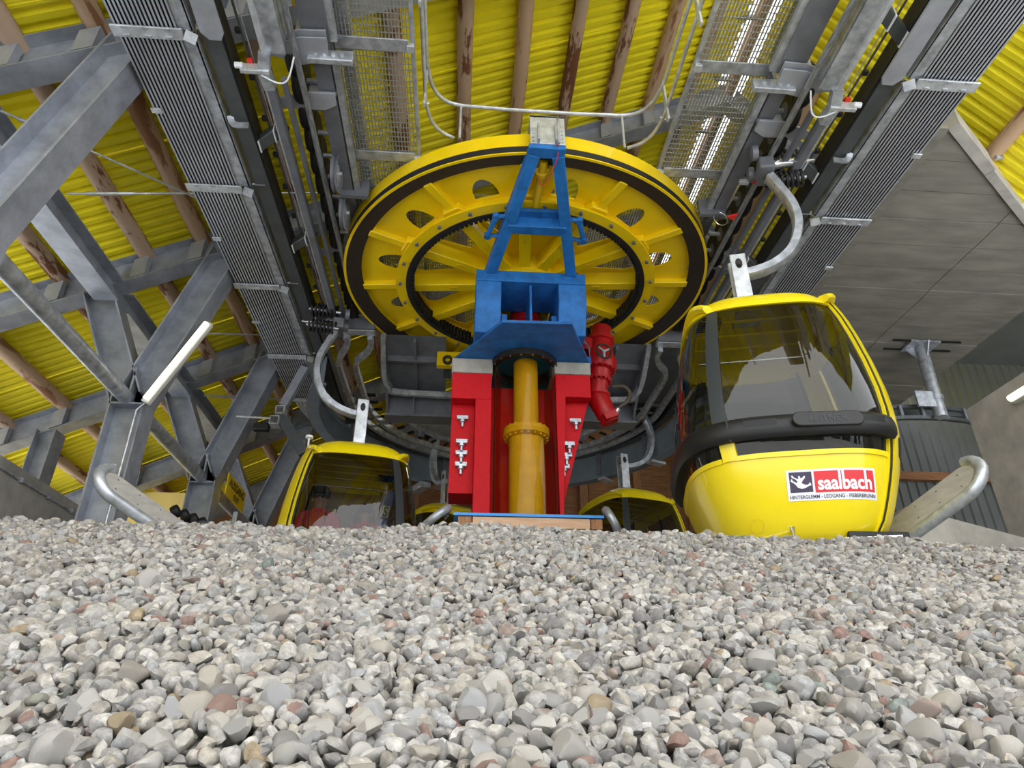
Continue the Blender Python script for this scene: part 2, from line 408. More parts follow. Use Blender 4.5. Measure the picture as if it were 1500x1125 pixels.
# rafters
for i, yy in enumerate(YR):
    e = thing('rafter', ['grey steel roof rafter nearest the viewer, at the top left', 'second grey steel rafter, passing behind the top of the yellow wheel',
        'third grey steel rafter, above the fluorescent lamp bay at the left', 'fourth grey steel rafter, low above the exit sign', 'rearmost grey steel rafter by the timber wall'][i], 'rafter', (-3.95, yy, zl(-3.95) - .55))
    MB().ibeam((-9.1, yy, zl(-9.1) - .36), (4.25, yy, zl(4.25) - .36), .38, .26).build('beam', 'steel', e, smooth=0)
    if i: MB().ibeam((4.2, yy, zr(4.2) - .5), (5.7, yy, zr(5.7) - .5), .34, .24).build('beam', 'steel', e, smooth=0)
    for x in (-7.1, -6.35, -5.25, -4.3, -3.65, -3.07, -2.4, -1.75, -1.0, -.17, .57, 1.3, 2.05, 2.76, 3.5):
        q = .085
        MB().add([(x - q, yy - .125, zl(x - q) - .53), (x + q, yy - .125, zl(x + q) - .53), (x + q, yy - .125, zl(x + q) - .24), (x - q, yy - .125, zl(x - q) - .24),
                  (x - q, yy - .03, zl(x - q) - .53), (x + q, yy - .03, zl(x + q) - .53), (x + q, yy - .03, zl(x + q) - .24), (x - q, yy - .03, zl(x - q) - .24)],
                 [(0, 1, 2, 3), (4, 7, 6, 5), (0, 4, 5, 1), (1, 5, 6, 2), (2, 6, 7, 3), (3, 7, 4, 0)]).build('purlin_shoe', 'plate_grey', e, smooth=0)
    settle(e)
# Y shaped columns of the left frame line
JX, JZ = -3.95, 3.65
for i, yy in enumerate((4.52, 7.6, 10.3, 13.15)):
    e = thing('forked_column', ['forked grey steel column nearest the viewer, only its long arm in view', 'forked grey steel column carrying the fluorescent lamp, left',
        'forked grey steel column beside the yellow exit sign', 'rearmost forked grey steel column, behind the exit sign'][i], 'column', (JX, yy, .95))
    MB().ibeam((JX + .04, yy, .95), (JX, yy, JZ + .02), .40, .30, .022, .016, up=(1, 0, 0)).build('post', 'steel', e, smooth=0)
    MB().ibeam((JX + .02, yy, JZ - .04), (-3.26, yy, zl(-3.26) - .56), .38, .30, .022, .016, up=(1, 0, -.4)).build('right_arm', 'steel', e, smooth=0)
    MB().ibeam((JX - .04, yy, JZ - .04), (-4.72, yy, zl(-4.72) - .56), .36, .30, .02, .016, up=(1, 0, .4)).build('left_arm', 'steel', e, smooth=0)
    MB().box((JX, yy, 1.0), (.62, .5, .05)).build('base_plate', 'steel', e)
    g = MB()
    g.bx(JX - .2, JX + .2, yy - .15, yy + .15, JZ - .13, JZ - .11).bx(JX - .012, JX + .012, yy - .15, yy + .15, JZ - .1, JZ + .35)
    g.build('stiffener', 'steel', e, smooth=0)
    settle(e)
    if i == 1:
        sb = MB().bx(JX - .01, JX + .10, yy - .19, yy - .15, 2.62, 2.76).build('switch_box', 'white_panel', e, bevel=.01); sb.matrix_parent_inverse = Matrix.Translation(e.location).inverted()
        cd = MB().tube([(JX + .19, yy - .19, .95), (JX + .16, yy - .19, 3.42), (JX + .24, yy - .19, 3.52)], .016, 8).build('conduit', 'galvanised', e); cd.matrix_parent_inverse = Matrix.Translation(e.location).inverted()
for i, (y0, y1) in enumerate(((1.6, 4.4), (4.64, 7.46), (7.74, 10.16), (10.44, 13.0))):
    tag(MB().tube([(JX - .02, y0, JZ - .05), (JX - .02, y1, JZ - .05)], .085, 14).build('brace_pipe', 'galvanised'),
        ['round grey brace pipe at the far left edge, nearest', 'long round grey brace pipe running into the lamp column', 'round grey brace pipe between the lamp column and the sign column', 'rear round grey brace pipe behind the exit sign'][i], 'pipe')
for i, (y0, y1) in enumerate(((2.2, 4.38), (4.66, 7.46), (7.74, 10.16), (10.44, 13.0))):
    tag(MB().ibeam((-4.56, y0, 5.10), (-4.56, y1, 5.10), .30, .30).build('eaves_beam', 'steel', smooth=0),
        ['grey steel eaves beam at the left edge, bay nearest the viewer', 'grey steel eaves beam above the long brace pipe', 'grey steel eaves beam crossing behind the lamp arm', 'grey steel eaves beam in the rear bay'][i], 'beam')
rods = [((-4.42, 5.96, 5.32), (-1.9, 7.0, 6.5)), ((-4.4, 4.75, 5.2), (-3.0, 6.9, 5.95)), ((-4.4, 8.6, 5.2), (-2.6, 10.1, 6.15)), ((-4.4, 11.6, 5.25), (-2.8, 10.5, 6.05)), ((-4.4, 10.6, 5.2), (-2.6, 12.6, 6.15))]
for i, (a, c) in enumerate(rods):
    e = thing('tie_rod', ['thin steel tie rod crossing the log above the long pipe', 'short thin tie rod under the nearest left roof bay', 'thin steel tie rod right of the lit lamp', 'thin tie rod rising right behind the sign column', 'thin tie rod in the last left roof bay'][i], 'tie rod', a)
    MB().tube([a, c], .012, 8).build('rod', 'galvanised_light', e)
    d = (Vector(c) - Vector(a)); p = Vector(a) + d * .06; q = Vector(a) + d * .22
    MB().tube([p, q], .022, 8).build('turnbuckle', 'galvanised_light', e); settle(e)
e = thing('fluorescent_lamp', 'lit tube lamp fixed along the arm of the forked column', 'lamp', (-3.48, 7.4, 4.05))
p0, p1 = (-3.70, 7.38, 3.50), (-3.20, 7.38, 4.62)
MB().rect([p0, p1], .10, .07, up=(0, -1, 0)).build('housing', 'lamp_body', e, bevel=.01)
MB().tube([(-3.685, 7.325, 3.53), (-3.215, 7.325, 4.59)], .034, 10).build('tube', 'lamp_tube', e)
settle(e)

# left concrete wall, yellow wall and sign
wl = struct(MB().bx(-5.65, -5.4, -1.5, 9.8, -1.4, 3.0).build('wall_left', 'concrete', smooth=0))
MB().tube([(-5.38, -1, 2.86), (-5.38, 9.7, 2.86)], .014, 8).build('conduit', 'galvanised', wl)
b = MB()
for yy in np.arange(4, 9.7, .62): b.box((-5.37, yy, 2.86), (.05, .04, .06))
b.build('conduit_clip', 'galvanised', wl, smooth=0)
for yy in np.arange(-1.4, 9.8, 2.24): MB().bx(-5.405, -5.392, yy, yy + .02, -1.4, 3.0).build('joint', 'concrete_dark', wl, smooth=0)
struct(MB().bx(-8.4, -5.28, 13.5, 13.65, .95, 4.45).build('wall_back', 'yellow_wall', smooth=0))
tag(MB().ibeam((-6.42, 10.25, .95), (-6.42, 10.25, 4.3), .3, .3, up=(1, 0, 0)).build('steel_post', 'steel', smooth=0), 'short grey steel post above the left concrete wall', 'post')
e = thing('exit_sign', 'yellow sign reading AUSGANG EXIT hanging at the sign column', 'sign', (-3.58, 10.6, 3.3))
sy0, sy1, sz0, sz1 = 10.19, 11.15, 3.36, 3.70
MB().bx(-3.60, -3.58, sy0, sy1, sz0, sz1).build('plate', 'sign_yellow', e, bevel=.004)
Mx = lambda y, z: Matrix.Translation((-3.577, y, z)) @ Matrix(((0, 0, 1, 0), (1, 0, 0, 0), (0, 1, 0, 0), (0, 0, 0, 1)))
text_mesh('AUSGANG', .17, 'lettering', 'sign_black', e, Mx((sy0 + sy1) / 2, 3.59), width=.80, bold=.004)
text_mesh('EXIT', .12, 'lettering', 'sign_black', e, Mx((sy0 + sy1) / 2 + .05, 3.44), width=.28, bold=.002)
MB().tube([(-3.59, sy0 + .1, sz1), (-3.9, sy0 + .1, sz1 + .45)], .008, 6).build('hanger', 'galvanised', e)
MB().tube([(-3.59, sy1 - .1, sz1), (-3.9, sy1 - .6, sz1 + .45)], .008, 6).build('hanger', 'galvanised', e)
settle(e)
e = thing('chain_post', 'small post with a chain below the exit sign', 'post', (-3.3, 10.0, .95))
MB().bx(-3.33, -3.27, 9.97, 10.03, .95, 3.02).build('post', 'galvanised', e); b = MB()
for i in range(22):
    t = i / 21; b.box((-3.3 - .62 * t, 10.0, 2.95 - .16 * math.sin(PI * t) - .02 * t), (.022, .012 + .014 * (i % 2), .014 + .014 * ((i + 1) % 2)))
b.build('chain', 'chrome', e, smooth=0); settle(e)

# right side: board marked soffit, concrete upstand, walls
soff = bpy.data.objects.new('ceiling', None); COL.objects.link(soff); struct(soff)
zs = 6.1; poly = [(5.25, 5.03), (8.78, 7.55), (8.78, 15), (5.25, 15)]
def clip(poly, y0, y1):
    for yc, sg in ((y0, 1), (y1, -1)):
        out = []
        for i, p in enumerate(poly):
            q = poly[(i + 1) % len(poly)]; a = (p[1] - yc) * sg; c = (q[1] - yc) * sg
            if a >= 0: out.append(p)
            if a * c < 0: t = a / (a - c); out.append((p[0] + (q[0] - p[0]) * t, p[1] + (q[1] - p[1]) * t))
        poly = out
        if not poly: return []
    return poly
yy = 5.0; k = 0
while yy < 15:
    pc = clip(poly, yy, yy + .488)
    for x0, x1 in ((5.2, 6.95), (6.962, 8.8)):
        pq = [(p[1], p[0]) for p in clip([(p[1], p[0]) for p in pc], x0, x1)] if pc else []
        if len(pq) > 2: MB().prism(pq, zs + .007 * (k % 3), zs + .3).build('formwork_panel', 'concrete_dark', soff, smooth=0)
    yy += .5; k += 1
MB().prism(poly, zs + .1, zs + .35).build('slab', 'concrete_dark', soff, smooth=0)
MB().bx(5.14, 5.26, 5.0, 15, zs - .04, zs + .4).build('edge_beam', 'concrete_dark', soff, smooth=0)
def obl(s, off=0, d=Vector((2.01, 1.435, 0)).normalized()):
    n = Vector((d.y, -d.x, 0)); return Vector((5.28, 5.04, 0)) + d * s + n * off
def oblbox(s0, s1, o0, o1, z0, z1):
    P = [obl(s0, o0), obl(s1, o0), obl(s1, o1), obl(s0, o1)]
    return MB().prism([(p.x, p.y) for p in P], z0, z1)
up = bpy.data.objects.new('wall_right', None); COL.objects.link(up); struct(up)
oblbox(-.03, 1.05, .0, .12, zs - .03, zs + .26).build('beam_panel', 'concrete', up, smooth=0)
oblbox(1.06, 4.5, .0, .10, zs - .03, zs + .24).build('beam_panel', 'concrete', up, smooth=0)
oblbox(-.1, 4.5, -.05, .06, zs + .2, zs + .58).build('panel', 'concrete_pale', up, smooth=0)
b = MB().sweep([obl(.15 + i * .14, .07 + .012 * math.sin(i * 2.1)) + Vector((0, 0, zs + .47 - .012 * i + .02 * math.sin(i * 1.3))) for i in range(16)], [(.02 * math.cos(a), .024 * math.sin(a)) for a in (0, 1.05, 2.1, 3.14, 4.2, 5.2)])
b.build('foam_bead', 'timber_pale', up)
tag(MB().box((6.72, 5.90, 6.68), (.10, .05, .06)).build('bracket', 'galvanised', bevel=.008), 'small steel bracket under the log end at the top right', 'bracket')
wr = struct(MB().bx(5.55, 5.8, 1.0, 6.45, -1.4, 3.3).build('wall_right', 'concrete', smooth=0))
for yy in (2.4, 3.7, 5.0): MB().bx(5.545, 5.553, yy, yy + .015, -1.4, 3.3).build('joint', 'concrete_dark', wr, smooth=0)
e = thing('wall_lamp', 'lit tube lamp on the concrete wall at the right edge', 'lamp', (5.5, 5.0, 3.08))
MB().bx(5.47, 5.55, 4.5, 5.78, 3.04, 3.13).build('housing', 'lamp_body', e, bevel=.01)
MB().tube([(5.45, 4.52, 3.08), (5.45, 5.74, 3.08)], .036, 10).build('tube', 'lamp_tube', e); settle(e)
pm = MB().prism([(4.15, .95), (5.55, .95), (5.55, 1.62), (4.15, 1.98)], 5.9, 6.1, Matrix(((1, 0, 0, 0), (0, 0, 1, 0), (0, 1, 0, 0), (0, 0, 0, 1)))).build('wall_front', 'concrete', smooth=0); struct(pm)
wg = bpy.data.objects.new('wall_back', None); COL.objects.link(wg); struct(wg)
x = 5.9
while x < 13:
    b = MB(); P = []
    for w in range(5):
        for a, h in ((0, 0), (.09, 0), (.11, .04), (.18, .04)): P.append((x + w * .2 + a, 12.6 - h))
    P.append((x + 1.0, 12.6))
    for p in P: b.v += [(p[0], p[1], .95), (p[0], p[1], 8.6)]
    b.f += [(2 * i, 2 * i + 2, 2 * i + 3, 2 * i + 1) for i in range(len(P) - 1)]
    b.build('wall_sheet', 'sheet_grey', wg, smooth=0, fix=False); x += 1.0
MB().bx(5.9, 13, 12.44, 12.56, 4.75, 4.92).build('wall_rail', 'timber_brown', wg); MB().bx(5.9, 13, 12.44, 12.56, 2.7, 2.87).build('wall_rail', 'timber_brown', wg)
ww = bpy.data.objects.new('wall_back', None); COL.objects.link(ww); struct(ww)
z = .95; k = 0
while z < 7.6:
    for x0, x1 in ((-9.4, -5.21), (-5.2, .35), (.36, 3.1), (3.11, 6.2)):
        MB().bx(x0, x1, 16.0, 16.05 + .012 * ((k + int(x0)) % 3), z, z + .178).build('plank', 'timber_brown', ww, smooth=0)
    z += .18; k += 1
MB().bx(-9.4, 6.2, 16.08, 16.2, .95, 8).build('backing', 'timber_brown', ww, smooth=0)
for x in (-1.35, -.2, 1.55, 2.95, 4.3, 5.6): MB().bx(x - .09, x + .09, 15.82, 16.0, .95, 6.9).build('timber_stud', 'timber_post', ww)
struct(MB().bx(6.1, 6.2, 12.7, 16.1, .95, 8).build('wall_side', 'sheet_grey', smooth=0))
struct(MB().bx(13, 13.15, 3, 12.6, -.5, 8.6).build('wall_side', 'concrete_dark', smooth=0))
struct(MB().bx(8.85, 13.1, 3, 12.6, 7.6, 7.8).build('ceiling', 'sheet_grey', smooth=0))

# slope with snow and forest outside, behind the viewer: what the open front looks out on
b = MB(); n = 30
for i in range(n + 1):
    x = -220 + 440 * i / n; h = 27 + 9 * math.sin(i * 1.1) + 7 * math.sin(i * 2.7 + 1)
    b.v += [(x, -70, -3), (x, -120, 14 + 5 * math.sin(i * 1.9)), (x, -190, h)]
for i in range(n):
    for j in range(2): a = 3 * i + j; b.f.append((a, a + 1, a + 4, a + 3))
struct(b.build('floor', 'snow', fix=False, smooth=80))
b = MB()
for i in range(170):
    x = RNG.uniform(-110, 110); yb = RNG.uniform(-100, -58); h = RNG.uniform(9, 19); zb = -3 + max(0, (-70 - yb)) * .34
    b.lathe([(h * .20, zb + .6), (h * .12, zb + h * .45), (h * .14, zb + h * .42), (.05, zb + h)], 6, Matrix.Translation((x, yb, 0)))
o = b.build('forest', 'forest', smooth=0); o['kind'] = 'stuff'; o['label'] = 'dark conifer forest on the slope outside, behind the viewer'; o['category'] = 'trees'
# ------------------------------------------------------------------ bullwheel
e = thing('bullwheel', 'huge yellow cable wheel seen from below, with spokes and cut-outs', 'wheel', (CX, CY, 5.58))
T = Matrix.Translation((CX, CY, 0))
MB().ring([(2.45, 5.58), (2.45, 5.595), (2.39, 5.61), (2.39, 5.66), (2.45, 5.685), (2.45, 5.86), (2.42, 5.88), (2.22, 5.88), (2.22, 5.70), (2.36, 5.66), (2.42, 5.58)], 128, T).build('rim', 'wheel_yellow', e)
MB().ring([(2.415, 5.585), (2.415, 5.60), (2.225, 5.66), (2.22, 5.645)], 128, T).build('brake_band', 'liner', e)
MB().ring([(2.452, 5.60), (2.40, 5.61), (2.40, 5.66), (2.452, 5.675)], 128, T).build('groove_liner', 'rubber', e)
def disc(r0, r1, holes, z, name):
    bm = bmesh.new(); edges = []
    def loop(P):
        vs = [bm.verts.new((x, y, z)) for x, y in P]
        for i in range(len(vs)): edges.append(bm.edges.new((vs[i], vs[(i + 1) % len(vs)])))
    loop([(r1 * math.cos(2 * PI * i / 120), r1 * math.sin(2 * PI * i / 120)) for i in range(120)])
    loop([(r0 * math.cos(2 * PI * i / 72), r0 * math.sin(2 * PI * i / 72)) for i in range(72)])
    for h in holes: loop(h)
    bmesh.ops.triangle_fill(bm, use_beauty=True, edges=edges)
    r = bmesh.ops.extrude_face_region(bm, geom=bm.faces[:]); bmesh.ops.translate(bm, vec=(0, 0, .018), verts=[v for v in r['geom'] if isinstance(v, bmesh.types.BMVert)])
    bmesh.ops.recalc_face_normals(bm, faces=bm.faces); bm.transform(T)
    me = bpy.data.meshes.new(name); bm.to_mesh(me); bm.free(); me.materials.append(MT['wheel_yellow'])
    o = bpy.data.objects.new(name, me); COL.objects.link(o); o.parent = e
def polar(c, rr, hw):
    # D shaped hole: flat towards the hub, round outwards
    a0 = R(c); P = []
    for r_, t_ in rr: P.append((r_ * math.cos(a0) - t_ * hw * math.sin(a0), r_ * math.sin(a0) + t_ * hw * math.cos(a0)))
    return P
Dsh = [(1.70, -.96), (1.70, .96)] + [(1.74 + .27 * math.sin(PI * i / 12), math.cos(PI * i / 12)) for i in range(13)]
disc(1.60, 2.23, [polar(-20 + 30 * k, Dsh, .155) for k in range(12)], 5.70, 'outer_disc')
big = [(.94, -.28), (.94, .28), (1.0, .42), (1.36, 1.0), (1.46, 1.0), (1.52, .85), (1.55, .4), (1.56, 0), (1.55, -.4), (1.52, -.85), (1.46, -1.0), (1.36, -1.0), (1.0, -.42)]
disc(.30, 1.62, [polar(-20 + 30 * k, big, .235) for k in range(12)], 5.80, 'inner_disc')
MB().ring([(1.76, 5.53), (1.76, 5.56), (1.68, 5.57), (1.68, 5.71), (1.63, 5.80), (1.62, 5.53)], 112, T).build('inner_ring', 'wheel_yellow', e)
b = MB(); b.ring([(1.625, 5.515), (1.625, 5.70), (1.565, 5.70), (1.565, 5.515)], 112, T)
for k in range(150):
    a = 2 * PI * k / 150; M = T @ Matrix.Rotation(a, 4, 'Z'); b.bx(1.52, 1.57, -.018, .018, 5.52, 5.69, M)
b.build('gear_ring', 'rubber', e, smooth=0)
for k in range(12):
    M = T @ Matrix.Rotation(R(-5 + 30 * k), 4, 'Z')
    MB().bx(1.66, 2.24, -.055, .055, 5.625, 5.71, M).build('outer_rib', 'wheel_yellow', e, bevel=.012)
    sp_ = MB().bx(.25, 1.62, -.075, .075, 5.60, 5.81, M).build('spoke', 'wheel_yellow', e, bevel=.012)
    MB().box((.98, 0, 5.598), (.10, .035, .01), M).build('slot', 'tube_yellow', sp_, smooth=0)
    MB().prism([(1.63, -.17), (1.78, -.11), (1.78, .11), (1.63, .17)], 5.60, 5.70, T @ Matrix.Rotation(R(-5 + 30 * k), 4, 'Z')).build('gusset', 'wheel_yellow', e, bevel=.01)
for k in range(24):
    a = R(-12.5 + 15 * k); MB().lathe([(.024, 5.50), (.024, 5.53), (.035, 5.532), (.035, 5.54)], 8, Matrix.Translation((CX + 1.70 * math.cos(a), CY + 1.70 * math.sin(a), 0))).build('bolt', 'beam_grey', e)
MB().lathe([(.22, 5.15), (.32, 5.18), (.36, 5.45), (.46, 5.56), (.46, 5.83)], 32, T).build('hub', 'wheel_yellow', e)
settle(e)
# haul rope
P = [(SX(-1, 2.43), .5, 5.62)] + [(SX(-1, 2.43), y, 5.625) for y in (4, 6)] + arc(CX, CY, 2.43, 180, 0, 40, 5.635) + [(SX(1, 2.43), y, 5.625) for y in (6, 4)] + [(SX(1, 2.43), .5, 5.62)]
tag(MB().tube(P, .031, 9).build('haul_rope', 'rope_steel'), 'thick grey steel haul rope running round the yellow wheel', 'rope')

# ------------------------------------------------------------------ drive frame, shaft, pillars
e = thing('drive_stand', 'blue steel drive stand with tall mast in front of the wheel', 'stand', (CX, 7.3, 4.38))
YZ = Matrix(((0, 0, 1, 0), (1, 0, 0, 0), (0, 1, 0, 0), (0, 0, 0, 1)))       # (a,b,c) -> (x=c, y=a, z=b)
side = [(6.85, 5.18), (6.85, 4.80), (7.02, 4.42), (8.3, 4.42), (8.3, 5.18)]
MB().prism(side, .07, .385, YZ).build('side_box', 'blue_paint', e, bevel=.012)
MB().prism(side, 1.09, 1.435, YZ).build('side_box', 'blue_paint', e, bevel=.012)
MB().bx(.07, 1.435, 6.83, 7.5, 5.06, 5.22).build('top_beam', 'blue_paint', e, bevel=.012)
MB().bx(.38, 1.10, 8.15, 8.3, 4.42, 5.08).build('back_plate', 'blue_paint', e)
MB().bx(.735, .765, 6.90, 7.42, 4.44, 5.08).build('web_plate', 'blue_paint', e, bevel=.004)
MB().prism([(.39, 6.72), (1.21, 6.70), (1.60, 7.66), (1.60, 8.4), (-.20, 8.4), (-.20, 7.70)], 4.38, 4.42).build('base_plate', 'blue_paint', e, bevel=.006)
MB().bx(.40, .47, 7.05, 7.35, 4.44, 4.72).build('lug', 'blue_paint', e, bevel=.006); MB().bx(1.02, 1.09, 7.05, 7.35, 4.44, 4.72).build('lug', 'blue_paint', e, bevel=.006)
def leg(p0, p1, kinkz=None):
    MB().rect([p0, p1], .13, .15).build('mast_leg', 'blue_paint', e, bevel=.008)
LA, LB, RA, RB = Vector((.24, 6.92, 5.22)), Vector((.625, 5.22, 5.56)), Vector((1.27, 6.92, 5.22)), Vector((.885, 5.22, 5.56))
leg(LA, LB); leg(RA, RB)
MB().bx(.17, .33, 6.85, 7.1, 5.2, 5.235).build('mast_foot', 'blue_paint', e); MB().bx(1.2, 1.36, 6.85, 7.1, 5.2, 5.235).build('mast_foot', 'blue_paint', e)
lm, rm = LA.lerp(LB, .45), RA.lerp(RB, .45)
MB().rect([lm, rm], .14, .16, up=(0, 0, 1)).build('cross_bar', 'blue_paint', e, bevel=.008)
l2, r2 = LA.lerp(LB, .52), RA.lerp(RB, .52)
MB().rect([l2 + Vector((0, 0, .06)), r2 + Vector((0, 0, .06))], .12, .05).build('cross_bar', 'blue_paint', e, bevel=.006)
for s, p, q in ((-1, LA.lerp(LB, .52), LA.lerp(LB, .36)), (1, RA.lerp(RB, .52), RA.lerp(RB, .36))):
    d = Vector((s * .17, 0, -.02))
    MB().tube([p, p + d, q + d * 1.15, q], .028, 10).build('side_hoop', 'blue_paint', e)
    for w in (p + d, q + d * 1.15): MB().lathe([(.042, -.03), (.042, .03)], 12, Matrix.Translation(w)).build('hoop_end', 'blue_paint', e)
MB().bx(.56, .95, 5.10, 5.24, 5.50, 5.56).build('head_plate', 'blue_paint', e, bevel=.004)
MB().bx(.575, .945, 5.085, 5.105, 5.555, 5.79).build('head_bracket', 'galvanised_light', e, bevel=.006)
for x in (.66, .845): MB().bx(x - .012, x + .012, 5.02, 5.09, 5.555, 5.80).build('bracket_fin', 'galvanised', e, bevel=.004)
MB().bx(.575, .945, 5.1, 5.4, 5.96, 5.985).build('head_bracket', 'galvanised', e)
MB().bx(.575, .945, 5.1, 5.115, 5.78, 5.98).build('head_bracket', 'galvanised_light', e)
for i in range(8): MB().lathe([(.013, 0), (.013, .012)], 6, Matrix.Translation((.605 + .31 * (i % 2), 5.086, 5.58 + .055 * (i // 2))) @ Matrix.Rotation(R(90), 4, 'X')).build('bolt', 'galvanised', e)
MB().tube(catmull([(.862, 5.03, 5.60), (.87, 5.2, 5.47), (.80, 5.5, 5.45), (.75, 5.6, 5.48), (.70, 5.55, 5.52)], 5), .005, 6).build('cable', 'signal_red', e)
MB().tube([(.862, 5.02, 5.86), (.862, 5.02, 5.50)], .016, 8).build('sensor_rod', 'galvanised', e)
settle(e)
e = thing('brake_cylinder', 'slim yellow cylinder between the two legs of the blue mast', 'cylinder', (.745, 5.9, 5.6))
M = along((.745, 5.36, 5.60), (.72, 6.35, 5.52))
MB().lathe([(.05, 0), (.055, .05), (.055, .14), (.075, .15), (.075, .19), (.045, .2), (.045, .92), (.03, .93), (.03, 1.0)], 16, M).build('barrel', 'tube_yellow', e)
MB().box((0, 0, .12), (.17, .06, .06), M).build('valve_block', 'tube_yellow', e, bevel=.008); settle(e)
e = thing('gearbox', 'round red gearbox inside the window of the blue frame', 'gearbox', (CX, CY, 4.42))
M = T
MB().lathe([(.285, 4.44), (.285, 4.86), (.26, 4.95), (.2, 5.0), (.2, 5.16)], 36, M).build('casing', 'red_gloss', e)
MB().lathe([(.32, 4.60), (.32, 4.64)], 36, M).build('flange', 'red_gloss', e)
for k in range(12): MB().lathe([(.016, 4.64), (.016, 4.665)], 6, T @ Matrix.Rotation(R(30 * k), 4, 'Z') @ Matrix.Translation((.30, 0, 0))).build('bolt', 'chrome', e)
settle(e)
e = thing('drive_shaft', 'yellow drive shaft with a bolted flange inside the clear tube', 'shaft', (CX, CY, 2.12))
b = MB().lathe([(.215, 2.12), (.215, 3.33)], 32, T).build('lower_shaft', 'tube_yellow', e)
MB().lathe([(.155, 3.4), (.155, 4.40)], 32, T).build('upper_shaft', 'tube_yellow', e)
fl = MB().lathe([(.215, 3.30), (.285, 3.33), (.285, 3.375), (.283, 3.38), (.285, 3.385), (.285, 3.43), (.17, 3.46)], 36, T).build('flange', 'tube_yellow', e)
for k in range(20): MB().lathe([(.014, 3.30), (.014, 3.455)], 6, T @ Matrix.Rotation(R(18 * k), 4, 'Z') @ Matrix.Translation((.258, 0, 0))).build('bolt', 'tube_yellow', fl)
settle(e)
e = thing('shaft_guard', 'brown tinted transparent tube around the yellow drive shaft', 'tube', (CX - .02, CY, 2.12))
Tg = Matrix.Translation((CX - .02, CY, 0))
MB().lathe([(.385, 2.13), (.385, 4.36)], 56, Tg, caps=False).build('tube', 'tube_tint', e)
MB().ring([(.43, 4.30), (.43, 4.38), (.36, 4.38), (.36, 4.30)], 56, Tg).build('collar', 'rubber', e)
MB().bx(.375, .385, -.01, .01, 2.13, 4.3, Tg @ Matrix.Rotation(R(-10), 4, 'Z')).build('seam', 'black_plastic', e)
MB().bx(-.385, -.375, -.012, .012, 2.13, 4.3, Tg @ Matrix.Rotation(R(12), 4, 'Z')).build('seam', 'black_plastic', e)
for k in range(18): MB().lathe([(.012, 4.285), (.012, 4.30)], 6, Tg @ Matrix.Rotation(R(20 * k), 4, 'Z') @ Matrix.Translation((.41, 0, 0))).build('bolt', 'chrome', e)
settle(e)
XZ = Matrix(((1, 0, 0, 0), (0, 0, 1, 0), (0, 1, 0, 0), (0, 0, 0, 1)))       # (a,b,c) -> (x=a, y=c, z=b)
def pillar(s):
    e = thing('red_pillar', 'red concrete pillar left of the clear tube, rectangular wing' if s < 0 else 'red concrete pillar right of the clear tube, wing tapering to a point', 'pillar', (.06 if s < 0 else 1.3, 7.9, 2.12))
    if s < 0:
        xo, xi, xl = -.185, .315, .115
        MB().bx(xo, xi, 7.6, 8.3, 3.81, 4.17).build('head', 'red_paint', e, bevel=.008)
        MB().bx(xl, xi, 7.6, 8.3, 2.12, 3.81).build('post', 'red_paint', e, bevel=.008)
        MB().bx(xo + .01, xl, 7.78, 8.2, 2.64, 3.81).build('wing', 'red_paint', e, bevel=.006); zb = (3.60, 3.28, 3.13, 2.98); xb = (-.035,) * 4; yb = 7.78
        MB().bx(xo - .01, xi + .01, 7.58, 8.32, 4.17, 4.375).build('grout_cap', 'concrete', e, bevel=.01)
    else:
        xi, xo = 1.125, 1.575
        MB().bx(xi, xo, 7.6, 8.3, 3.88, 4.20).build('head', 'red_paint', e, bevel=.008)
        MB().prism([(1.125, 2.12), (1.165, 2.12), (1.25, 3.89), (1.125, 3.89)], 7.6, 8.3, XZ).build('post', 'red_paint', e, bevel=.006)
        MB().prism([(1.17, 2.60), (1.22, 2.60), (1.56, 3.88), (1.17, 3.88)], 7.76, 8.2, XZ).build('wing', 'red_paint', e, bevel=.006); zb = (3.60, 3.28, 3.13, 2.98); xb = (1.385, 1.29, 1.25, 1.215); yb = 7.76
        MB().bx(xi - .01, xo + .01, 7.58, 8.32, 4.20, 4.375).build('grout_cap', 'concrete', e, bevel=.01)
    for x, z in zip(xb, zb):
        a = MB().box((x, yb - .03, z), (.135, .06, .03)).build('anchor_plate', 'galvanised', e, bevel=.005)
        MB().lathe([(.018, -.11), (.018, -.055), (.034, -.05), (.034, -.015)], 6, Matrix.Translation((x, yb - .035, z))).build('anchor_nut', 'galvanised', a)
        MB().box((x, yb - .006, z + .03), (.14, .012, .05)).build('backing_plate', 'galvanised', a)
    if s < 0: MB().bx(.315, 1.125, 7.95, 8.05, 2.12, 4.15).build('back_panel', 'red_paint', e)
    settle(e)
pillar(-1); pillar(1)
e = thing('machine_plinth', 'concrete and timber plinth with a bright blue edge under the shaft', 'plinth', (.7, 7.7, .95))
MB().bx(-.05, 1.46, 6.88, 8.6, .95, 1.975).build('block', 'concrete_pale', e, bevel=.01)
MB().bx(.11, 1.33, 6.86, 6.96, 1.975, 2.085).build('timber', 'timber_pale', e, bevel=.004)
MB().bx(-.04, .10, 6.86, 8.5, 1.975, 2.085).build('timber_end', 'timber_post', e, bevel=.004); MB().bx(1.34, 1.46, 6.86, 8.5, 1.975, 2.085).build('timber_end', 'timber_post', e, bevel=.004)
MB().bx(-.085, 1.475, 6.84, 8.6, 2.09, 2.118).build('sheet', 'blue_sheet', e); settle(e)
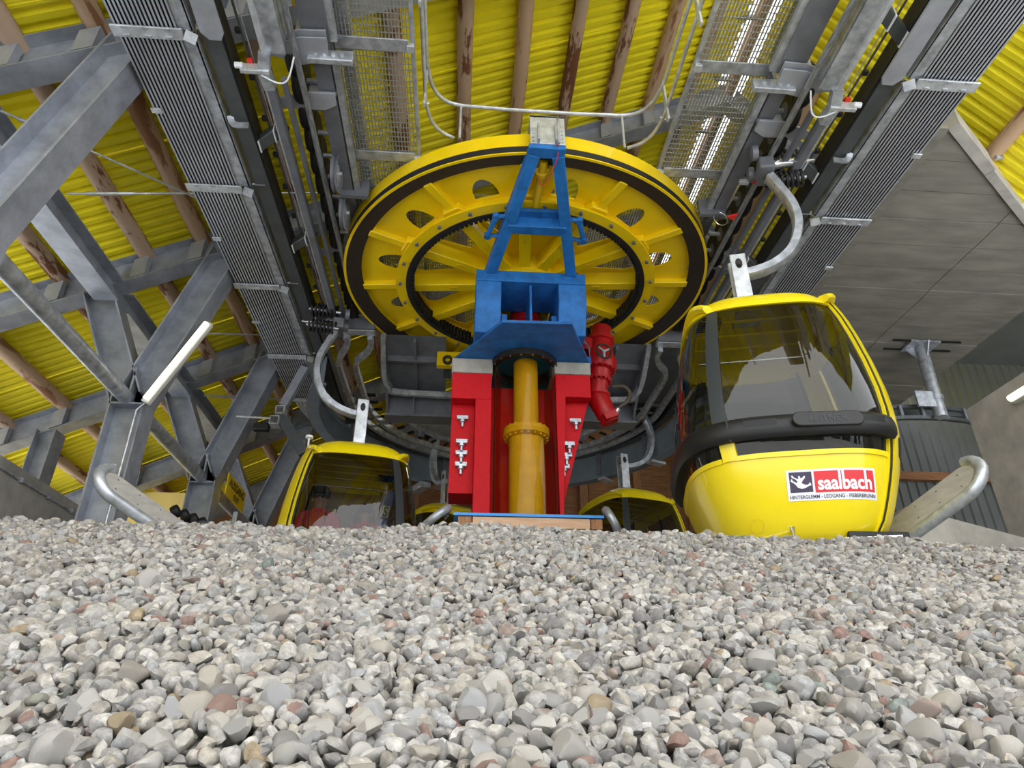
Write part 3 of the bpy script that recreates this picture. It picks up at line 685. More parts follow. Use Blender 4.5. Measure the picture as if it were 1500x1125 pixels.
# hydraulic auxiliary motor
e = thing('hydraulic_motor', 'red hydraulic motor with hand wheel hanging right of the blue frame', 'motor', (1.86, 8.0, 3.75))
M = along((1.90, 8.0, 3.72), (1.74, 8.0, 4.10)); M2 = along((1.75, 8.0, 4.08), (1.86, 8.0, 5.2))
MB().lathe([(.10, 0), (.115, .02), (.115, .1), (.135, .12), (.145, .38), (.12, .44)], 20, M).build('pump_end', 'red_gloss', e)
MB().bx(-.15, .15, -.09, .09, .02, .12, M).build('port_block', 'red_gloss', e, bevel=.01)
MB().lathe([(.13, 0), (.16, .03), (.16, .06), (.125, .07), (.13, .24), (.17, .25), (.17, .29), (.15, .30), (.16, .40), (.22, .42), (.23, .47), (.235, .56), (.21, .62), (.17, .72), (.165, .86), (.19, .87), (.19, .93), (.14, .94), (.14, 1.1)], 24, M2).build('motor_body', 'red_gloss', e)
for z_, r_ in ((.27, .16), (.445, .21)):
    b = MB()
    for k in range(16): b.lathe([(.013, z_ - .045), (.013, z_ + .0)], 6, M2 @ Matrix.Rotation(R(22.5 * k), 4, 'Z') @ Matrix.Translation((r_, 0, 0)))
    b.build('bolt_ring', 'red_gloss', e)
MB().box((-.16, 0, .78), (.22, .2, .2), M2).build('side_housing', 'red_gloss', e, bevel=.02)
hw = MB().ring([(.105 + .014 * math.cos(a), .014 * math.sin(a)) for a in (0, .8, 1.6, 2.4, 3.2, 4, 4.8, 5.6)], 28, Matrix.Translation((1.80, 7.68, 4.62)) @ Matrix.Rotation(R(90), 4, 'X') @ Matrix.Rotation(R(18), 4, 'Y')).build('hand_wheel', 'rubber', e)
b = MB()
for k in range(3): b.bx(0, .105, -.012, .012, -.008, .008, Matrix.Translation((1.80, 7.68, 4.62)) @ Matrix.Rotation(R(90), 4, 'X') @ Matrix.Rotation(R(18), 4, 'Y') @ Matrix.Rotation(R(120 * k + 30), 4, 'Z'))
b.build('hand_wheel_spokes', 'galvanised', e); MB().lathe([(.025, 0), (.025, .14)], 10, along((1.80, 7.68, 4.62), (1.80, 8.0, 4.62))).build('hand_wheel_stem', 'galvanised', e)
MB().tube(catmull([(1.93, 7.9, 4.20), (2.08, 7.88, 4.20), (2.15, 7.88, 4.10), (2.10, 7.88, 3.98), (2.0, 7.9, 3.90), (1.96, 7.93, 3.84)], 5), .028, 10).build('hose', 'hose', e)
MB().lathe([(.034, 0), (.034, .09)], 10, along((1.99, 7.91, 3.89), (1.94, 7.94, 3.81))).build('hose_fitting', 'chrome', e)
MB().tube([(1.58, 7.9, 4.9), (1.62, 7.75, 4.7), (1.62, 7.75, 4.5)], .012, 8).build('pipe', 'galvanised', e)
MB().box((1.57, 7.78, 4.50), (.13, .1, .12)).build('valve', 'blue_paint', e, bevel=.015)
settle(e)
MB0 = MB().bx(-.36, .0, 9.2, 9.6, 5.05, 5.25)
tg = thing('yellow_bracket', 'yellow lug bracket with an eye behind the left red pillar', 'bracket', (-.15, 9.0, 4.9))
MB().prism([(-.46, 5.06), (-.12, 5.06), (.05, 4.78), (.05, 5.0), (-.05, 5.30), (-.46, 5.30)], 9.0, 9.12, XZ).build('plate', 'wheel_yellow', tg, bevel=.01)
MB().ring([(.075, -.02), (.075, .03), (.04, .03), (.04, -.02)], 16, Matrix.Translation((-.30, 8.99, 5.14)) @ Matrix.Rotation(R(90), 4, 'X')).build('eye', 'liner', tg); settle(tg)

# ------------------------------------------------------------------ the two track sides
LR = {-1: 'left', 1: 'right'}
ORD = 'nearest second third fourth fifth sixth seventh eighth ninth tenth eleventh twelfth thirteenth fourteenth fifteenth'.split()
def straight_things(s):
    side = LR[s]
    X = lambda off: SX(s, off)
    # outer dark rail with the turnaround arc made once below
    e = thing('conveyor_beam', f'wide grey steel beam beside the rope on the {side}', 'beam', (X(2.2), 4, 5.6))
    MB().bx(X(2.12), X(2.37), 1.0, 4.22, 5.74, 5.78).build('lower_flange', 'beam_grey', e)
    MB().bx(X(2.12), X(2.16), 1.0, 4.24, 5.78, 6.05).build('web', 'beam_grey', e)
    MB().bx(X(2.06), X(2.15), 1.0, 4.22, 5.76, 5.82).build('side_rail', 'galvanised', e)
    MB().bx(X(2.16), X(2.32), 4.34, 6.3, 5.74, 5.78).build('lower_flange', 'beam_grey', e)
    MB().bx(X(2.16), X(2.32), 6.3, 8.9, 5.93, 5.97).build('upper_flange', 'beam_grey', e)
    MB().bx(X(2.16), X(2.20), 4.34, 6.4, 5.78, 6.05).build('web', 'beam_grey', e); MB().bx(X(2.16), X(2.20), 6.4, 8.9, 5.97, 6.1).build('web', 'beam_grey', e)
    MB().bx(X(2.08), X(2.14), 4.40, 6.25, 5.74, 5.80).build('side_rail', 'galvanised', e)
    pl = MB().bx(X(1.92), X(2.34), 4.30, 4.36, 5.62, 5.76).build('splice_plate', 'galvanised', e, bevel=.01)
    for k in range(4): MB().lathe([(.02, 0), (.02, .02)], 8, Matrix.Translation((X(2.02 + .08 * k), 4.30, 5.68)) @ Matrix.Rotation(R(90), 4, 'X')).build('bolt', 'galvanised_light', pl)
    MB().bx(X(1.98), X(2.30), 6.12, 6.17, 5.66, 5.9).build('side_plate', 'beam_grey', e)
    settle(e)
    e = thing('hanger_bracket', f'grey trumpet bracket and twin plates under the rope, {side} track', 'bracket', (X(2.45), 4.5, 5.5))
    def plate(y, z, d=.0, w=1.0):
        pts_ = [(2.14, -.13), (2.14, .03), (2.20, .13), (2.42, .17), (2.62, .10), (2.74, .08), (2.74, -.05), (2.56, -.05), (2.38, -.12)]
        return MB().prism([(X(a), y + c) for a, c in pts_], z - .010 - d, z + .010)
    plate(4.20, 5.715).build('plate', 'plate_grey', e, bevel=.004); plate(4.25, 5.68).build('plate', 'plate_grey', e, bevel=.004)
    for y in (4.84, 7.20): MB().prism([(X(a), y + c) for a, c in ((2.16, -.10), (2.16, .04), (2.28, .11), (2.74, .11), (2.74, 0), (2.4, -.10))], 5.69, 5.72).build('plate', 'plate_grey', e, bevel=.004)
    for y in (4.12, 4.78, 7.14): MB().bx(X(2.15), X(2.42), y - .015, y + .015, 5.72, 5.9).build('gusset', 'plate_grey', e)
    settle(e)
    e = thing('guide_rail', f'galvanised grip guide rail along the {side} rope', 'rail', (X(2.68), 4, 5.5))
    MB().bx(X(2.50), X(2.54), 1.9, 4.15, 5.56, 5.80).build('inlet_web', 'galvanised', e)
    MB().bx(X(2.50), X(2.68), 1.9, 4.22, 5.545, 5.57).build('inlet_flange', 'galvanised', e)
    MB().bx(X(2.66), X(2.70), 1.9, 4.28, 5.50, 5.60).build('inlet_lip', 'galvanised_light', e)
    MB().rect([(X(2.68), 4.2, 5.55), (X(2.72), 4.38, 5.50), (X(2.70), 4.55, 5.50)], .10, .10).build('joint_sleeve', 'galvanised', e)
    MB().bx(X(2.665), X(2.735), 4.5, 8.92, 5.47, 5.57).build('outer_rail', 'beam_grey', e)
    MB().bx(X(2.735), X(2.75), 4.5, 8.92, 5.47, 5.62).build('rail_edge', 'galvanised', e)
    MB().bx(X(2.56), X(2.60), 4.5, 8.92, 5.53, 5.60).build('inner_rail', 'beam_grey', e)
    cl = MB().bx(X(2.66), X(2.92), 4.33, 4.37, 5.44, 5.54).build('switch_bracket', 'galvanised_light', e, bevel=.004)
    MB().lathe([(.028, 0), (.028, .07)], 10, along((X(2.90), 4.33, 5.5), (X(2.98), 4.33, 5.5))).build('switch', 'white_panel', cl); MB().box((X(2.84), 4.32, 5.55), (.05, .05, .03)).build('switch_cap', 'signal_red', cl)
    MB().tube(catmull([(X(2.42), 4.22, 5.52), (X(2.5), 4.40, 5.44), (X(2.6), 4.44, 5.43), (X(2.74), 4.38, 5.45)], 5), .008, 6).build('wire', 'white_panel', e)
    settle(e)
    # tyres
    for k in range(15):
        y = 4.42 + .325 * k
        if k == 0:
            t0 = thing('conveyor_tyre', '', 'tyre', (X(2.50), y, 5.86), 0, f'black conveyor tyres of the {side} track')
            Mx_ = Matrix.Rotation(R(90), 4, 'Y')
            MB().lathe([(.13, -.05), (.205, -.055), (.22, -.03), (.224, -.012), (.215, -.010), (.215, -.006), (.224, -.004), (.224, .004), (.215, .006), (.215, .010), (.224, .012), (.22, .03), (.205, .055), (.13, .05)], 28, Mx_).build('tread', 'rubber', t0)
            MB().lathe([(.03, -.06), (.12, -.045), (.132, -.05), (.132, .05), (.12, .03), (.03, .03)], 20, Mx_).build('hub', 'beam_grey', t0)
            MB().lathe([(.028, -.2), (.028, 0)], 10, Matrix.Rotation(R(90) * s, 4, 'Y')).build('axle', 'galvanised', t0); t = t0
        else: t = copy_tree(t0); t.location = (X(2.50), y, 5.86)
        t['label'] = f'black rubber conveyor tyre on the {side} track, {ORD[k]} from the viewer'; t['group'] = f'black conveyor tyres of the {side} track'
    # outer dark rail brackets
    for k, y in enumerate((3.55, 5.22, 6.88, 8.5)):
        e = thing('rail_bracket', f'grey crossbar tying dark outer rail to guide rail, {side} track, {["nearest the viewer", "second from the viewer", "third from the viewer", "farthest, beside the spring"][k]}', 'bracket', (X(2.9), y, 5.55))
        MB().rect([(X(3.06), y + .14, 5.56), (X(2.70), y - .12, 5.60)], .12, .10).build('bar', 'dark_rail', e, bevel=.01)
        for q in (.2, .7): p = Vector((X(3.06), y + .14, 5.555)).lerp(Vector((X(2.70), y - .12, 5.595)), q); MB().box(p, (.012, .15, .125)).build('cable_tie', 'white_panel', e)
        settle(e)
    e = thing('control_cable', f'thin dark control cable with clips, {side} track', 'cable', (X(2.86), 6, 5.6))
    MB().tube([(X(2.86), 1.9, 5.6), (X(2.86), 8.7, 5.6)], .012, 6).build('cable', 'dark_rail', e)
    MB().tube([(X(2.83), 1.9, 5.62), (X(2.83), 8.7, 5.62)], .006, 6).build('bright_wire', 'galvanised_light', e)
    for k in range(13): MB().box((X(2.88), 2.6 + .48 * k, 5.59), (.05, .05, .045)).build('clip', 'black_plastic', e, bevel=.006)
    settle(e)
    # ribbed guide panels
    e = thing('ribbed_cable_tray', f'long ribbed grey tray in clamped sections, {side} edge of the track', 'tray', (X(3.6), 6, 5.45))
    ys = (1.9, 4.0, 5.87, 7.70, 9.57, 11.10); x0, x1 = 3.345, 3.89; nr = 15
    for a, c in zip(ys[:-1], ys[1:]):
        b = MB(); P = []; w = (x1 - x0) / nr
        for k in range(nr): P += [(x0 + k * w, 0), (x0 + (k + .52) * w, 0), (x0 + (k + .55) * w, .028), (x0 + (k + .97) * w, .028)]
        b.v = []
        for off, h in P: b.v += [(X(off), a, 5.45 + h), (X(off), c, 5.45 + h)]
        b.f = [(2 * i, 2 * i + 1, 2 * i + 3, 2 * i + 2) for i in range(len(P) - 1)]
        pn = b.build('ribbed_panel', 'ribbed_face', e, smooth=0, fix=False)
        pn.data.materials.append(MT['ribbed_gap'])
        for i, pf in enumerate(pn.data.polygons): pf.material_index = 0 if i % 4 == 0 else 1
        MB().bx(X(x0), X(x1), a, c, 5.50, 5.53).build('tray_back', 'beam_grey', e, smooth=0)
        MB().bx(X(3.22), X(3.345), a + .02, c - .02, 5.46, 5.50).build('side_channel', 'galvanised', e, smooth=0)
        MB().bx(X(3.215), X(3.235), a + .02, c - .02, 5.46, 5.62).build('side_flange', 'galvanised', e, smooth=0)
    for y in ys[1:]:
        cp = MB().bx(X(3.30), X(3.90), y - .055, y + .055, 5.415, 5.435).build('clamp_plate', 'galvanised_light', e, bevel=.004)
        MB().ring([(.062, -.05), (.062, .05), (.05, .05), (.05, -.05)], 4, Matrix.Translation((X(3.25), y + .03, 5.43)) @ Matrix.Rotation(R(-30 * s), 4, 'Z') @ Matrix.Rotation(R(90), 4, 'Y')).build('clamp_tube', 'galvanised', cp, smooth=0)
        for q in (3.42, 3.6, 3.78):
            for d in (-.045, .03): MB().box((X(q), y + d, 5.41), (.05, .014, .016)).build('tab', 'galvanised', cp)
        MB().tube([(X(3.2), y - .02, 5.5), (X(3.06), y - .02, 5.5)], .014, 8).build('spacer_rod', 'galvanised', cp)
    for y in (4.85, 6.75, 8.6): MB().box((X(3.84), y, 5.435), (.10, .06, .02)).build('joint_clip', 'galvanised_light', e, bevel=.004)
    settle(e)
    # stop paddle
    e = thing('stop_plate', f'flat grey end plate hanging beside the outer rail, top {side}', 'plate', (X(3.0), 3.7, 5.5))
    MB().prism([(X(2.93), 2.6), (X(3.12), 2.6), (X(3.14), 3.95), (X(3.08), 4.02), (X(2.98), 4.02), (X(2.94), 3.95)], 5.40, 5.42).build('plate', 'plate_grey', e, bevel=.004)
    MB().bx(X(3.00), X(3.04), 3.2, 3.24, 5.42, 5.5).build('spacer', 'plate_grey', e)
    MB().rect(catmull([(X(3.18), 4.92, 5.50), (X(3.14), 4.96, 5.43), (X(3.0), 4.96, 5.43)], 3), .06, .02, up=(0, 1, 0)).build('strap', 'galvanised', e); settle(e)
    # mesh walkway
    e = thing('mesh_walkway', f'wire mesh walkway above the {side} side of the wheel', 'walkway', (X(1.76), 5, 5.9))
    b = MB(); x0, x1 = 1.40, 2.13
    for k in range(23): xx = x0 + (x1 - x0) * k / 22; b.bx(X(xx) - .004, X(xx) + .004, 1.9, 9.6, 5.90, 5.925)
    for k in range(118): yy = 1.9 + k * .0655; b.bx(X(x0), X(x1), yy - .003, yy + .003, 5.905, 5.915)
    o = b.build('wire_mesh', 'mesh_wire', e, smooth=0); o['kind'] = 'stuff'
    b = MB(); x0, x1 = .42, 1.39
    for k in range(30): xx = x0 + (x1 - x0) * k / 29; b.bx(X(xx) - .004, X(xx) + .004, 6.4, 10.2, 6.02, 6.045)
    for k in range(58): yy = 6.4 + k * .0655; b.bx(X(x0), X(x1), yy - .003, yy + .003, 6.025, 6.035)
    o = b.build('wire_mesh', 'mesh_wire', e, smooth=0); o['kind'] = 'stuff'
    if s < 0: MB().bx(X(1.97), X(2.10), 1.0, 9.6, 6.0, 6.06).build('cable_duct', 'galvanised_light', e)
    for xx in (1.38, 2.14): MB().bx(X(xx) - .018, X(xx) + .018, 1.9, 9.6, 5.90, 5.96).build('edge_bar', 'galvanised', e, smooth=0)
    for y in (2.9, 4.30, 5.70):
        cp = MB().bx(X(1.42), X(2.12), y - .065, y + .065, 5.875, 5.895).build('cross_plate', 'galvanised', e, bevel=.004)
        MB().box((X(1.40), y + .02, 5.88), (.07, .08, .05)).build('end_clip', 'galvanised_light', cp, bevel=.006)
    settle(e)
    e = thing('handrail', f'galvanised tube handrail along the {side} walkway edge', 'handrail', (X(1.33), 4, 5.95))
    c = [(X(1.30), 1.0, 6.45), (X(1.30), 3, 6.45), (X(1.30), 4.7, 6.45), (X(1.29), 4.95, 6.45), (X(1.24), 5.2, 6.45), (X(1.12), 5.36, 6.45), (X(.95), 5.42, 6.45), (X(.7), 5.43, 6.45), (X(.35), 5.44, 6.45), (X(.0), 5.44, 6.45)]
    MB().tube(catmull(c, 6), .022, 10).build('top_rail', 'galvanised_light', e)
    c = [(X(1.30), 1.0, 6.1), (X(1.30), 3, 6.1), (X(1.30), 4.9, 6.1), (X(1.29), 5.15, 6.1), (X(1.24), 5.36, 6.1), (X(1.14), 5.5, 6.1), (X(1.0), 5.58, 6.1)]
    MB().tube(catmull(c, 6), .020, 10).build('mid_rail', 'galvanised_light', e)
    for y in (2.7, 3.9, 5.0): MB().bx(X(1.30) - .012, X(1.30) + .012, y - .03, y + .03, 5.92, 6.46).build('upright', 'galvanised_light', e, bevel=.004)
    MB().tube([(X(.93), 5.43, 6.45), (X(.93), 5.45, 5.96)], .014, 8).build('upright', 'galvanised_light', e); settle(e)
straight_things(-1); straight_things(1)
# yellow guard strips between rope and beam
for s in (-1, 1):
    X = lambda off: SX(s, off)
    tag(MB().bx(X(2.38), X(2.45), 1.9, 4.0, 5.92, 6.02).build('guard_strip', 'wheel_yellow', smooth=0), f'yellow guard strip behind the rope at the top {LR[s]}', 'strip')
    # sheaves
for s, y, z, nm in ((-1, 5.75, 5.62, 'upper'), (-1, 6.38, 5.62, 'lower')):
    e = thing('sheave', f'grey grooved sheave wheel by the left rope, {nm} one of two', 'sheave', (SX(s, 2.28), y, z))
    Mx_ = Matrix.Rotation(R(90), 4, 'Y')
    MB().ring([(.20, -.035), (.21, -.03), (.185, 0), (.21, .03), (.20, .035), (.15, .02), (.15, -.02)], 32, Mx_).build('rim', 'beam_grey', e)
    MB().lathe([(.04, -.03), (.06, -.02), (.155, -.012), (.155, .012), (.06, .02), (.04, .03)], 28, Mx_).build('disc', 'galvanised', e)
    for k in range(5): MB().lathe([(.028, -.016), (.028, .016)], 10, Mx_ @ Matrix.Rotation(R(72 * k), 4, 'Z') @ Matrix.Translation((.10, 0, 0))).build('lightening_hole', 'rubber', e)
    MB().lathe([(.025, -.06), (.025, .06)], 10, Mx_).build('axle', 'galvanised', e)
# trip sensors on the right track
e = thing('trip_lever', 'small chrome and red trip lever beside the right rope', 'lever', (SX(1, 2.28), 5.6, 5.6))
MB().tube([(SX(1, 2.24), 5.55, 5.60), (SX(1, 2.22), 5.9, 5.58)], .014, 8).build('rod', 'chrome', e)
MB().box((SX(1, 2.27), 5.50, 5.59), (.10, .05, .05)).build('block', 'galvanised_light', e, bevel=.006); MB().box((SX(1, 2.38), 5.48, 5.6), (.06, .05, .05)).build('cap', 'signal_red', e, bevel=.008)
MB().ring([(.09 + .006 * math.cos(a), .006 * math.sin(a)) for a in (0, 1.5, 3, 4.5)], 20, Matrix.Translation((SX(1, 2.2), 6.08, 5.56)) @ Matrix.Rotation(R(40), 4, 'Y')).build('loop', 'chrome', e)
MB().prism([(SX(1, 2.28), 6.05), (SX(1, 2.38), 6.0), (SX(1, 2.36), 6.10)], 5.56, 5.59).build('flag', 'signal_red', e); settle(e)

# ------------------------------------------------------------------ turnaround at the back
e = thing('turnaround_rail', 'pair of curved galvanised rails looping behind the wheel', 'rail', (CX, 13.6, 5.45))
ol = [(2.60, 8.95), (2.60, 9.15), (2.70, 9.40), (2.82, 9.72), (2.84, 10.1), (2.83, 10.5), (2.82, 10.94)]
il = [(2.24, 8.95), (2.24, 9.15), (2.34, 9.42), (2.53, 9.70), (2.57, 10.05), (2.56, 10.5), (2.55, 10.94)]
for nm, pl, r in (('outer_rail', ol, 2.82), ('inner_rail', il, 2.55)):
    L = catmull([(SX(-1, o), y, 5.47) for o, y in pl], 5); A_ = arc(CX, KY, r, 180, 0, 44, 5.47)[1:]; Rr = catmull([(SX(1, o), y, 5.47) for o, y in reversed(pl)], 5)[1:]
    MB().rect(L + A_ + Rr, .075, .10).build(nm, 'galvanised', e, smooth=40)
for k in range(27):
    a = R(180 * k / 26); M = Matrix.Translation((CX, KY, 5.53)) @ Matrix.Rotation(a, 4, 'Z')
    MB().box((2.685, 0, 0), (.26, .04, .03), M).build('tie', 'beam_grey', e, smooth=0)
    MB().box((2.45, 0, .02), (.16, .05, .04), M).build('cleat', 'rubber', e, smooth=0)
settle(e)
for s in (-1, 1):
    X = lambda off: SX(s, off)
    e = thing('end_bracket', f'bent grey plate where the {LR[s]} rails start to curve', 'bracket', (X(2.4), 8.95, 5.5))
    MB().prism([(X(2.86), 8.62), (X(2.70), 8.95), (X(2.16), 8.95), (X(2.16), 8.80), (X(2.64), 8.80), (X(2.76), 8.56)], 5.49, 5.56).build('plate', 'galvanised', e, bevel=.006)
    MB().bx(X(2.16), X(2.64), 8.76, 8.80, 5.50, 5.68).build('upstand', 'beam_grey', e); settle(e)
e = thing('outer_rail', 'dark steel outer rail running down both sides and round the back', 'rail', (CX, 14, 5.5))
P = [(SX(-1, 3.09), 1.9, 5.56), (SX(-1, 3.09), 6, 5.56)] + arc(CX, KY, 3.09, 180, 0, 48, 5.56) + [(SX(1, 3.09), 6, 5.56), (SX(1, 3.09), 1.9, 5.56)]
MB().rect(P, .15, .14).build('rail', 'dark_rail', e, smooth=40)
P2 = [(SX(-1, 3.0), 1.9, 5.60), (SX(-1, 3.0), 6, 5.60)] + arc(CX, KY, 3.0, 180, 0, 48, 5.60) + [(SX(1, 3.0), 6, 5.60), (SX(1, 3.0), 1.9, 5.60)]
MB().rect(P2, .03, .18).build('inner_lip', 'rubber', e, smooth=40); settle(e)
e = thing('ring_beam', 'deep blue-grey curved ring beam below the turnaround rails', 'beam', (CX, 14.2, 5.05))
A_ = arc(CX, KY, 3.32, 205, -25, 56, 5.30)
MB().rect(A_, .03, .56).build('web', 'ring_grey', e, smooth=40); MB().rect(arc(CX, KY, 3.36, 205, -25, 56, 5.02), .20, .03).build('lower_flange', 'ring_grey', e, smooth=40)
for a in (158, 136, 112, 92, 70, 48, 25):
    M = Matrix.Translation((CX, KY, 0)) @ Matrix.Rotation(R(a), 4, 'Z')
    MB().bx(2.80, 3.34, -.04, .04, 5.53, 5.60, M).build('carrier_arm', 'beam_grey', e)
    MB().bx(3.10, 3.16, -.05, .05, 5.03, 5.5, M).build('carrier_post', 'beam_grey', e)
    if a not in (158, 92): MB().bx(3.20, 3.55, -.09, .09, 4.94, 4.99, M).build('foot_plate', 'galvanised_light', e, bevel=.006)
settle(e)
for k, a in enumerate((118, 78)):
    M = Matrix.Translation((CX, KY, 0)) @ Matrix.Rotation(R(a), 4, 'Z')
    t = thing('timber_post', ['timber post under the ring beam left of the pillars', 'timber post under the ring beam right of the pillars'][k], 'post', M @ Vector((3.9, 0, .95)))
    MB().bx(3.80, 3.98, -.09, .09, .95, 4.86, M).build('post', 'timber_post', t, bevel=.01)
    MB().bx(3.30, 4.0, -.12, .12, 4.86, 4.99, M).build('steel_shoe', 'galvanised', t, bevel=.01); settle(t)
e = thing('ribbed_cable_tray', 'short end of the ribbed tray bending behind the left cabin', 'tray', (SX(-1, 3.4), 11.8, 5.45))
for k in range(9):
    r_ = 3.30 + .062 * k; MB().rect(arc(CX, KY, r_, 178, 150, 8, 5.46), .034, .03).build('rib', 'ribbed_face', e, smooth=0)
M = Matrix.Translation((CX, KY, 0)) @ Matrix.Rotation(R(149), 4, 'Z'); MB().bx(3.26, 3.86, -.05, .05, 5.41, 5.44, M).build('clamp_plate', 'galvanised_light', e, bevel=.004); settle(e)
# inner ring platforms
e = thing('ring_platform', 'curved mesh platform inside the turnaround', 'platform', (CX, 12.4, 5.5))
for r_ in (2.08, 1.42): MB().rect(arc(CX, KY, r_, 175, 5, 44, 5.50), .06, .10).build('edge_ring', 'galvanised', e, smooth=40)
b = MB()
for k in range(13): b.sweep(arc(CX, KY, 1.46 + .048 * k, 175, 5, 40, 5.54), [(-.004, -.008), (.004, -.008), (.004, .008), (-.004, .008)])
for k in range(90): b.box((1.75, 0, 5.535), (.60, .006, .012), Matrix.Translation((CX, KY, 0)) @ Matrix.Rotation(R(5 + 170 * k / 89), 4, 'Z'))
o = b.build('wire_mesh', 'mesh_wire', e, smooth=0); o['kind'] = 'stuff'
for a in (25, 60, 90, 125, 152): MB().bx(1.40, 2.58, -.03, .03, 5.55, 5.62, Matrix.Translation((CX, KY, 0)) @ Matrix.Rotation(R(a), 4, 'Z')).build('radial_bar', 'galvanised', e)
for a in (40, 68, 112, 140): MB().bx(2.06, 2.12, -.05, .05, 5.36, 5.56, Matrix.Translation((CX, KY, 0)) @ Matrix.Rotation(R(a), 4, 'Z')).build('hanger', 'ring_grey', e)
settle(e)
e = thing('cross_girder', 'heavy grey steel girder spanning behind the pillars', 'girder', (CX, 10.2, 4.7))
MB().bx(SX(-1, 2.05), SX(1, 2.05), 10.1, 10.13, 4.70, 5.08).build('web', 'beam_grey', e)
MB().bx(SX(-1, 2.05), SX(1, 2.05), 9.98, 10.28, 4.66, 4.70).build('lower_flange', 'beam_grey', e); MB().bx(SX(-1, 2.05), SX(1, 2.05), 9.98, 10.28, 5.08, 5.12).build('upper_flange', 'beam_grey', e)
for s in (-1, 1):
    X = lambda off: SX(s, off)
    MB().prism([(8.9, 5.52), (10.2, 5.12), (10.2, 4.68), (9.9, 4.9), (8.9, 5.42)], min(X(2.0), X(2.04)), max(X(2.0), X(2.04)), YZ).build('end_plate', 'beam_grey', e)
    MB().prism([(9.0, 5.52), (10.1, 5.14), (10.1, 5.10), (9.0, 5.44)], min(X(1.55), X(1.59)), max(X(1.55), X(1.59)), YZ).build('end_plate', 'beam_grey', e)
    MB().add([(X(2.0), 8.95, 5.53), (X(1.1), 8.95, 5.53), (X(1.1), 10.1, 5.16), (X(2.0), 10.1, 5.16)], [(0, 1, 2, 3)]).build('deck_plate', 'beam_grey', e, fix=False)
    MB().bx(X(.5), X(2.05), 9.35, 9.41, 5.30, 5.42).build('stringer', 'beam_grey', e)
    MB().bx(X(.95), X(1.12), 9.3, 9.5, 5.10, 5.40).build('stub', 'dark_rail', e)
MB().bx(SX(1, 1.95), SX(1, 2.95), 8.95, 12.6, 5.75, 5.78).build('deck_plate', 'beam_grey', e)
for k in range(5): MB().bx(SX(1, -1.6 + .8 * k) - .012, SX(1, -1.6 + .8 * k) + .012, 9.99, 10.1, 4.70, 5.08).build('stiffener', 'beam_grey', e)
settle(e)
c = [(SX(-1, 2.03), 8.85, 5.46), (SX(-1, 2.05), 9.45, 5.18), (SX(-1, 1.98), 9.72, 5.04), (SX(-1, 1.75), 9.85, 5.0), (CX, 9.88, 4.99), (SX(1, 1.75), 9.85, 5.0), (SX(1, 1.98), 9.72, 5.04), (SX(1, 2.05), 9.45, 5.18), (SX(1, 2.03), 8.85, 5.46)]
tag(MB().rect(catmull(c, 6), .07, .09).build('conduit_frame', 'galvanised', smooth=40), 'bent galvanised tube frame hanging behind the wheel', 'tube')
# right parking rail and its hanger column
e = thing('hanger_column', 'round grey hanger column bolted under the concrete soffit', 'column', (7.7, 9.5, 4.6))
MB().tube([(7.76, 9.52, 6.08), (7.72, 9.52, 4.72)], .10, 20).build('pipe', 'galvanised', e)
MB().prism([(7.5, 9.35), (8.02, 9.35), (8.02, 9.70), (7.5, 9.70)], 6.055, 6.09).build('flange', 'galvanised', e)
for a in (30, 150, 270): MB().prism([(0.09, 5.82), (.24, 6.055), (.09, 6.055)], -.01, .01, Matrix.Translation((7.76, 9.52, 0)) @ Matrix.Rotation(R(a), 4, 'Z') @ XZ).build('gusset', 'galvanised', e)
for dy in (-.14, .15): MB().bx(7.2, 8.4, 9.52 + dy - .01, 9.52 + dy + .01, 6.07, 6.098).build('anchor_rail', 'black_plastic', e)
MB().lathe([(.115, 5.02), (.115, 5.10)], 20, Matrix.Translation((7.735, 9.52, 0))).build('collar', 'galvanised', e)
MB().bx(7.35, 7.66, 9.45, 9.49, 4.88, 5.16).build('arm_plate', 'galvanised', e); settle(e)
e = thing('parking_rail', 'curved dark parking rail under the hanger column at the right', 'rail', (7.3, 9.8, 4.7))
A_ = catmull([(6.0, 10.2, 4.75), (6.8, 9.75, 4.75), (7.5, 9.62, 4.75), (8.3, 9.7, 4.75), (9.0, 10.0, 4.75)], 6)
MB().rect(A_, .07, .06).build('lower_rail', 'dark_rail', e); MB().rect([(x, y + .05, z + .22) for x, y, z in A_], .07, .06).build('upper_rail', 'dark_rail', e)
for p in A_[::3]: MB().box((p[0], p[1], p[2] + .11), (.05, .07, .22)).build('spacer', 'beam_grey', e)
MB().rect([(6.9, 10.1, 5.05), (8.8, 10.0, 5.05)], .12, .16).build('support_beam', 'dark_rail', e); settle(e)
e = thing('buffer_stack', 'row of black ribbed rubber buffers behind the left platform guard', 'buffers', (-3.45, 8.9, 2.55))
for i in range(5): MB().lathe([(.05, -.05), (.075, -.045), (.085, 0), (.075, .045), (.05, .05)], 16, Matrix.Translation((-3.62 + .085 * i, 8.7 + .10 * i, 2.62 - .02 * i)) @ Matrix.Rotation(R(60), 4, 'Y')).build('buffer', 'rubber', e)
MB().bx(-3.66, -3.2, 8.88, 8.93, .95, 2.56).build('stand', 'dark_rail', e); settle(e)
